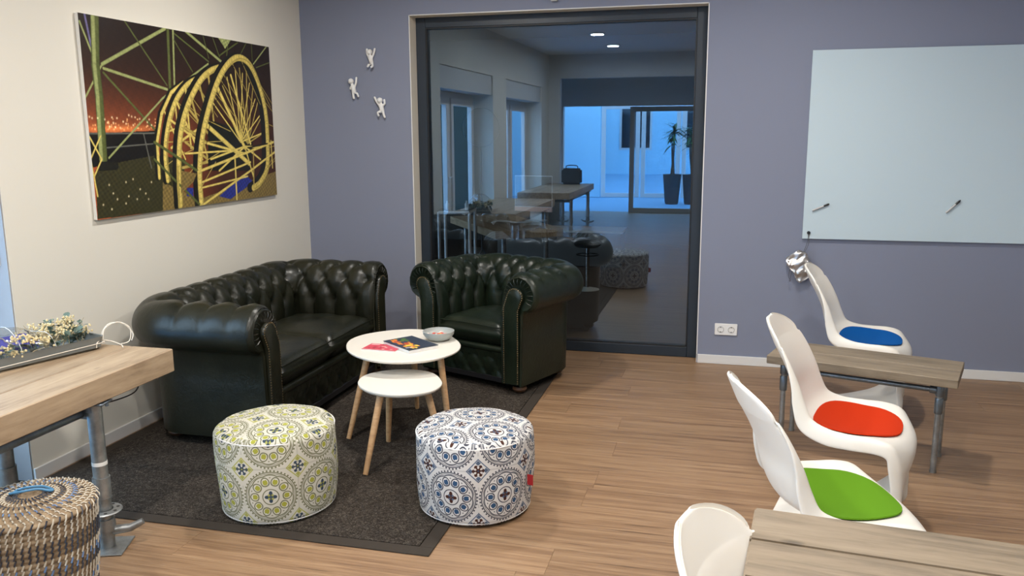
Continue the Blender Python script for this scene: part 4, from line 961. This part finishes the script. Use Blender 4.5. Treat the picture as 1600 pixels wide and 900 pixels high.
def paint_picture(nu, nv):
    asp = 1.757/1.001; U, V = np.meshgrid(np.linspace(0, 1, nu), np.linspace(0, 1, nv)); X = U*asp; Y = V
    r = np.random.RandomState(3); A = np.ones((nv, nu, 4))
    hz = np.clip(Y/.56, 0, 1)[..., None]; lx = np.clip(1-X/1.1, 0, 1)[..., None]
    A[..., :3] = np.array((.016, .008, .005))*(1-hz**2)+np.array((.05, .014, .006))*hz**2+np.array((.30, .055, .012))*hz**5*lx*1.1+np.array((.05, .018, .008))*hz**2*lx
    def sd(ax, ay, bx, by):
        dx, dy = bx-ax, by-ay; t = np.clip(((X-ax)*dx+(Y-ay)*dy)/(dx*dx+dy*dy+1e-9), 0, 1); return np.hypot(X-ax-t*dx, Y-ay-t*dy), t
    for _ in range(60):
        cx, cy = r.uniform(0, .52), .555-abs(r.normal(0, .03)); k = np.exp(-((X-cx)**2+(Y-cy)**2)/.004**2); A[..., :3] += k[..., None]*np.array((1, .6, .25))*r.uniform(.4, 1.0)
    k = np.exp(-((X-.2)/.24)**2-((Y-.55)/.018)**2); A[..., :3] += k[..., None]*np.array((.5, .16, .04))
    def seg(col, w, P):
        for (a, b), (c, d) in zip(P, P[1:]):
            x0, x1 = sorted((a, c)); y0, y1 = sorted((b, d)); m_ = w/560
            i0, i1 = max(0, int((x0-m_)*(nu-1))), min(nu, int((x1+m_)*(nu-1))+2); j0, j1 = max(0, int((y0-m_)*(nv-1))-1), min(nv, int((y1+m_)*(nv-1))+2)
            if i1 <= i0 or j1 <= j0: continue
            xs, ys = X[j0:j1, i0:i1], Y[j0:j1, i0:i1]; ax, cx = a*asp, c*asp; dx, dy = cx-ax, d-b
            t = np.clip(((xs-ax)*dx+(ys-b)*dy)/(dx*dx+dy*dy+1e-9), 0, 1); D = np.hypot(xs-ax-t*dx, ys-b-t*dy); h = w/2/520
            al = np.clip((h-D)/.002+.5, 0, 1)[..., None]; sh = 1-.45*np.clip(D/h, 0, 1)[..., None]**3
            A[j0:j1, i0:i1, :3] = A[j0:j1, i0:i1, :3]*(1-al)+np.array(CPAL[col])*sh*al
    def poly(col, P):
        k = np.zeros_like(X, bool); n = len(P)
        for i in range(n):
            (a, b), (c, d) = P[i], P[(i+1) % n]; k ^= ((b > V) != (d > V)) & (U < (c-a)*(V-b)/((d-b) or 1e-9)+a)
        tex = 1+.35*np.sin(X*170+Y*60)*np.sin(Y*210-X*40)
        A[k, :3] = (np.array(CPAL[col])*tex[..., None])[k]
    hub = (.845, .62); rr_ = np.random.RandomState(9)
    for kind, col, w, P in PIC:
        if kind == 'S' and len(P) > 5:
            P = [(p.x, p.y) for p in catmull([(a, b, 0) for a, b in P], 5)]
        if kind == 'S':
            seg(col, w, P)
            if len(P) > 20 and col == 'yellow':          # rim rivets, inner flange and struts of each wheel
                seg('yd', w*.22, [(a+.012, b+.004) for a, b in P]); cx = max(p[0] for p in P)
                for k in range(3, len(P)-2, 4):
                    seg('yd' if k % 8 else 'yellow', 2.6, [P[k], (P[k][0]+.10+.05*rr_.rand(), P[k][1]+(.62-P[k][1])*.55)])
        else: poly(col, P)
    for (u, v) in LOW+DOTS:
        k = np.exp(-((X-u*asp)**2+(Y-v)**2)/.0045**2); A[..., :3] += k[..., None]*np.array((1, .85, .5))*.8
    nz = sum(np.sin(X*f*a+Y*f*b+c)*d for f, a, b, c, d in ((90, 1, .7, 0, .10), (150, -.6, 1, 2, .09), (260, .9, -.5, 1, .08), (410, .3, 1, 4, .07)))
    A[..., :3] *= (1+nz*.55+.16*(r.rand(nv, nu)-.5))[..., None]
    return np.clip(A[::-1], 0, 1)
pc = thing('picture', 'large photo panel of floodlit yellow winding wheels at night on the cream wall', 'picture', (0, 0, 0))
G().bb(.002, .022, -2.255, -.498, 1.170, 2.171, .001).build('panel', 'canvas_side', pc, smooth=0)
sh_ = sheet('printed_face', 1.757, 1.001, 620, 354, paint_picture, pc, 0)
sh_.matrix_local = Matrix(((0, 0, 1, .0226), (1, 0, 0, -1.3765), (0, 1, 0, 1.6705), (0, 0, 0, 1)))

# ================================================================== LITTLE MEN COAT HOOKS
def hook_man(label, x, z, head, arms, legs, torso):
    """one continuous figure: skinned joints (x right, z up in metres, origin at the chest), 12 mm off the wall"""
    t = thing('coat_hook', label, 'coat hook', (x, 0, z), 0, 'three little white men coat hooks on the grey wall')
    vs, es, rs = [], [], []
    def add(p, r, par=None): vs.append((p[0], -p[2] if len(p) > 2 else -.020, p[1])); rs.append(r); i = len(vs)-1; (es.append((par, i)) if par is not None else None); return i
    hp = add((torso[0], torso[1], .020), .015); ch = add((0, 0, .020), .014, hp); nk = add((head[0]*.45, head[1]*.45, .021), .008, ch); add((head[0], head[1]*.88, .022), .015, nk)
    for sx_, P in arms:
        k = add((sx_*.014, .004, .020), .0075, ch)
        for p in P: k = add(p, .0068, k)
    for sx_, P in legs:
        k = add((torso[0]+sx_*.008, torso[1]-.006, .020), .0085, hp)
        for p in P: k = add(p, .0072, k)
    me = bpy.data.meshes.new('figure'); me.from_pydata(vs, es, []); o = bpy.data.objects.new('body', me); COL.objects.link(o); o.parent = t
    sk = o.modifiers.new('skin', 'SKIN')
    for i, r in enumerate([q_*1.18 for q_ in rs]): me.skin_vertices[0].data[i].radius = (r, r)
    me.skin_vertices[0].data[0].use_root = True; sk.use_smooth_shade = True
    q = o.modifiers.new('sub', 'SUBSURF'); q.levels = q.render_levels = 2
    me.materials.append(M['white_matt'].m)
    G().ball((head[0], -.024, head[1]*1.02), .0205, 18, 12).build('head', 'white_matt', t)
    G().tube([(0, 0, -.005), (0, -.022, -.005)], .006, 10).build('wall_peg', 'white_matt', t)
me_ok = True
hook_man('topmost white little man coat hook with both arms raised', .557, 2.126, (-.004, .037), ((-1, [(-.026, .03, .02), (-.024, .065, .022)]), (1, [(.028, .03, .02), (.038, .066, .022)])), ((-1, [(-.016, -.062, .034), (-.024, -.066, .03)]), (1, [(.022, -.062, .036), (.006, -.072, .044)])), (.004, -.034))
hook_man('leftmost white little man coat hook hanging by one arm', .413, 1.922, (-.014, .040), ((-1, [(-.022, -.006, .02), (-.02, -.02, .022)]), (1, [(.024, .03, .02), (.030, .072, .022)])), ((-1, [(.0, -.06, .022), (.004, -.088, .022)]), (1, [(.036, -.046, .034), (.042, -.074, .024)])), (.006, -.036))
hook_man('lowest white little man coat hook with one arm up and one knee bent', .628, 1.785, (-.008, .038), ((-1, [(-.032, .026, .02), (-.052, .068, .022)]), (1, [(.028, .014, .02), (.026, .048, .024)])), ((-1, [(-.026, -.046, .036), (-.018, -.076, .026)]), (1, [(.018, -.064, .022), (.028, -.088, .022)])), (.006, -.036))

# ================================================================== BACK WALL THINGS
wbx = thing('whiteboard', 'large frameless white glass board on the grey wall at the right', 'whiteboard', (0, 0, 0))
G().bb(3.5764, 5.39, -.024, -.018, .891, 2.091, .0008).build('glass_panel', 'board', wbx, smooth=0)
G().bb(3.60, 5.36, -.018, -.001, .92, 2.06).build('mounting_plate', 'base_white', wbx, smooth=0)
def pen(x, z, a, label):
    t = thing('marker_pen', label, 'pen', (x, -.034, z), 0, 'two pens held on the glass board'); t.rotation_euler = (0, -a, 0)
    G().tube([(-.055, 0, 0), (.02, 0, 0)], .0055, 10).build('barrel', 'steel_w', t); G().tube([(.02, 0, 0), (.048, 0, 0), (.056, 0, 0)], [.0062, .0062, .003], 10).build('cap', 'black', t); G().box((0, .005, 0), (.02, .010, .008)).build('magnet', 'black', t, smooth=0)
pen(3.679, 1.10, .42, 'small dark pen near the left edge of the glass board'); pen(4.463, 1.117, .8, 'small dark pen near the middle of the glass board')
t = thing('magnet', 'small black round magnet at the lower left corner of the glass board', 'magnet', (3.615, -.024, .931))
G().tube([(0, 0, 0), (0, -.010, 0)], .011, 16).build('magnet_disc', 'black', t)
PSC = 1.3
pu = thing('pouch', 'crumpled silver drawstring pouch hanging from the glass board magnet', 'pouch', (3.575, -.04, .715))
rows = []
for i in range(17):
    v = i/16; row = []
    w = .036+.018*min(1, v/.2) if v < .2 else .054+.004*math.sin(v*9); th_ = .003+.014*math.sin(PI*min(1, v*1.02))**.7
    for j in range(25):
        a = 2*PI*j/24; k = 1+.22*math.sin(a*9+v*3)*max(0, .7-v)+.09*math.sin(a*5+v*11)
        ca = math.copysign(abs(math.cos(a))**.6, math.cos(a)); row.append((w*ca*(.9+.1*k), -.004-th_*math.sin(a)*k+.005*math.sin(v*17+a*3)+.003*math.sin(v*31-a*5), .072-.145*v))
    rows.append(row)
g = G(); g.grid(rows); g.add(rows[-1][:24], [tuple(range(24))]); g.xf(Matrix.Rotation(math.radians(-36), 4, 'Y') @ Matrix.Scale(1.3, 4)); g.build('pouch_bag', 'silver', pu, smooth=35)
g = G(); g.tube(catmull([(.040, .014, .218), (.034, .012, .15), (.0, -.012, .055)], 6), .0016, 6); g.tube(catmull([(.040, .014, .218), (.042, .010, .14), (.004, -.012, .06)], 6), .0014, 6)
g.tube(catmull([(-.05, -.01, .03), (-.065, -.008, -.02), (-.072, -.008, -.07), (-.062, -.008, -.10)], 6), .0016, 6); g.tube(catmull([(-.045, -.01, .03), (-.052, -.008, -.03), (-.062, -.008, -.10)], 6), .0014, 6); g.ball((-.062, -.008, -.105), .005, 6, 4)
g.build('drawstring', 'cord', pu)
ou = thing('power_outlet', 'white double power outlet on the grey wall beside the glass partition', 'outlet', (3.115, 0, .247))
G().box((0, -.005, 0), (.151, .010, .081), 0, .003).build('cover_plate', 'white_matt', ou)
for s_ in (-1, 1):
    g = G().lathe([(.0205, .0), (.0215, .003), (.0195, .003), (.0185, -.004), (.001, -.004)], 28, cap=False); g.xf(Matrix.Translation((s_*.0355, -.0105, 0)) @ Matrix.Rotation(PI/2, 4, 'X')); so = g.build('socket', 'grey_sill', ou)
    so['label'] = 'round earthed socket'
    g = G()
    for q in (-1, 1): g.tube([(s_*.0355+q*.0095, -.0085, 0), (s_*.0355+q*.0095, -.0060, 0)], .0028, 8)
    g.bb(s_*.0355-.003, s_*.0355+.003, -.014, -.007, .014, .019); g.bb(s_*.0355-.003, s_*.0355+.003, -.014, -.007, -.019, -.014); g.build('contact_hole', 'black', so, smooth=0)
se = thing('motion_sensor', 'small white sensor box on the wall above the glass partition', 'sensor', (1.905, 0, 2.50))
G().box((0, -.022, .01), (.062, .044, .07), 0, .006).build('housing', 'white_matt', se); G().box((0, -.02, -.033), (.045, .034, .018), 0, .004).build('lens', 'steel_w', se)

# ================================================================== BEHIND THE GLASS
fr = thing('office_table', 'brown wooden table on a steel pipe leg behind the glass partition', 'table', (1.16, 1.12, 0), math.atan2(1.16, -.78))
for k in range(4): plank_obj(fr, 'old_wood', 1.45, .158, .07, (.725, -.08-.16*k, .715), 'board')
for x, y in ((.12, -.12), (1.3, -.12), (.12, -.52), (1.3, -.52)): G().tube([(x, y, 0), (x, y, .68)], .022, 14).build('leg', 'galv', fr)
mo = thing('monitor', 'white framed desktop monitor on the table behind the glass', 'monitor', (1.30, 2.0, .75), math.radians(-14))
G().box((0, 0, .265), (.40, .012, .34), 0, .003).build('casing', 'steel_w', mo, smooth=0); G().box((0, -.0075, .285), (.385, .003, .285)).build('screen', 'screen', mo, smooth=0); G().box((0, -.0075, .116), (.398, .004, .042)).build('chin', 'rosy', mo, smooth=0)
G().box((0, .06, .004), (.16, .16, .008), 0, .002).build('stand_foot', 'steel_w', mo); G().box((0, .05, .08), (.12, .008, .16)).build('stand_neck', 'steel_w', mo)
g = G()
for k in range(4): g.tube(catmull([(.95+.02*k, 1.75-.05*k, .757), (1.02, 1.7+.03*k, .775), (1.1+.03*k, 1.8, .758), (1.2, 1.75+.02*k, .76), (1.32, 1.86, .757)], 6), .004, 6)
tag(g.build('cable_bundle', 'paper'), 'tangle of white cables on the table behind the glass', 'cables')
rk = thing('pipe_rack', 'pale metal pipe rack with bottles behind the glass at the left', 'rack', (0, 0, 0))
for x, y in ((.63, 1.18), (.90, 1.22), (.58, 1.5), (.85, 1.55)): G().tube([(x, y, 0), (x, y, .90)], .014, 12).build('post', 'steel_w', rk)
for a, b in (((.63, 1.18), (.90, 1.22)), ((.58, 1.5), (.85, 1.55)), ((.63, 1.18), (.58, 1.5)), ((.90, 1.22), (.85, 1.55))): G().tube([(*a, .90), (*b, .90)], .016, 12).build('rail', 'steel_w', rk)
G().add([(.62, 1.17, .905), (.91, 1.21, .905), (.86, 1.56, .905), (.57, 1.51, .905), (.62, 1.17, .918), (.91, 1.21, .918), (.86, 1.56, .918), (.57, 1.51, .918)], [(0, 3, 2, 1), (4, 5, 6, 7), (0, 1, 5, 4), (1, 2, 6, 5), (2, 3, 7, 6), (3, 0, 4, 7)]).build('shelf', 'black', rk, smooth=0)
for k, (x, y) in enumerate(((.68, 1.27), (.85, 1.3))): tag(G().lathe([(.016, 0), (.017, .02), (.017, .05), (.008, .062), (.008, .078)], 14).build('bottle', 'steel_w', None, (x, y, .918)), ('left' if k == 0 else 'right')+' small bottle on the pipe rack behind the glass', 'bottle', 'bottles on the rack behind the glass')
rl = thing('ring_lamp', 'dark ring lamp on a tripod stand behind the glass', 'lamp', (1.03, 1.45, 0))
rl.location = (.57, 2.72, 0)
G().tube([(0, 0, .25), (0, 0, 1.45)], .009, 10).build('pole', 'black', rl); G().tube([(.20*math.cos(2*PI*k/40), 0, 1.64+.20*math.sin(2*PI*k/40)) for k in range(40)], .006, 8, closed=True).build('ring', 'black', rl)
for k in range(3): a = k*2*PI/3+.4; G().tube([(0, 0, .36), (.32*math.cos(a), .32*math.sin(a), .012)], .008, 8).build('leg', 'black', rl)
st = thing('stool', 'low black round stool on a chrome column behind the glass', 'stool', (1.735, 2.56, 0))
G().lathe([(.001, .44), (.11, .44), (.135, .455), (.14, .475), (.12, .49), (.001, .495)], 28, cap=False).build('seat', 'black', st); G().tube([(0, 0, .02), (0, 0, .44)], .022, 16).build('column', 'chrome', st)
G().lathe([(.001, .03), (.02, .028), (.09, .012), (.125, .004), (.125, .0)], 32, cap=False).build('base_disc', 'white_lacquer', st); G().tube([(.11*math.cos(2*PI*k/28), .11*math.sin(2*PI*k/28), .36) for k in range(28)], .006, 8, closed=True).build('foot_ring', 'black', st)
lc = thing('low_cabinet', 'long dark grey low cabinet behind the glass partition', 'cabinet', (1.15, 4.2, 0))
G().box((0, 0, .21), (1.5, .45, .40), 0, .004).build('cabinet_body', 'dark_wall', lc, smooth=0); G().box((0, 0, .425), (1.54, .48, .03), 0, .003).build('cabinet_top', 'grey_sill', lc, smooth=0)

# ================================================================== LOBBY PLANTS (seen reflected)
def plant(x, y, s, label):
    t = thing('potted_plant', label, 'plant', (x, y, -.012), s, 'tall potted plants in the lobby')
    G().lathe([(.13, 0), (.15, .03), (.20, .62), (.205, .66), (.185, .66), (.18, .60)], 4 if s > 1 else 24, cap=False).build('pot', 'pot', t); G().lathe([(.18, .60), (.001, .61)], 20, cap=False).build('soil', 'soil', t)
    r = random.Random(int(s*10)); gl = G()
    for k in range(3):
        top = Vector((r.uniform(-.16, .16), r.uniform(-.16, .16), r.uniform(1.35, 1.85))); G().tube([(r.uniform(-.05, .05), 0, .6), (top.x*.6, top.y*.6, 1.1), top[:]], [.022, .018, .012], 8).build('trunk', 'trunk', t)
        for q in range(20):
            a = r.uniform(0, 6.28); e = r.uniform(-.3, .9); d = Vector((math.cos(a)*math.cos(e), math.sin(a)*math.cos(e), math.sin(e))); l = r.uniform(.28, .45); s_ = d.cross(Vector((0, 0, 1))).normalized()*.026; P0 = top-Vector((0, 0, .25*r.random()))
            C = [P0+d*l*u+Vector((0, 0, -.35*l*u*u)) for u in (0, .3, .6, 1)]
            gl.add([(c+s_*w)[:] for c, w in zip(C, (.3, 1, .9, .05))]+[(c-s_*w)[:] for c, w in zip(C, (.3, 1, .9, .05))], [(i, i+1, 5+i, 4+i) for i in range(3)])
    tag(gl.build('foliage', 'leaf', t), None, None, None, 'stuff')
plant(1.90, -12.9, .7, 'tall potted plant with long leaves in the lobby, left of two in the reflection'); plant(2.32, -12.9, 1.3, 'tall potted plant in the lobby, right of two in the reflection')
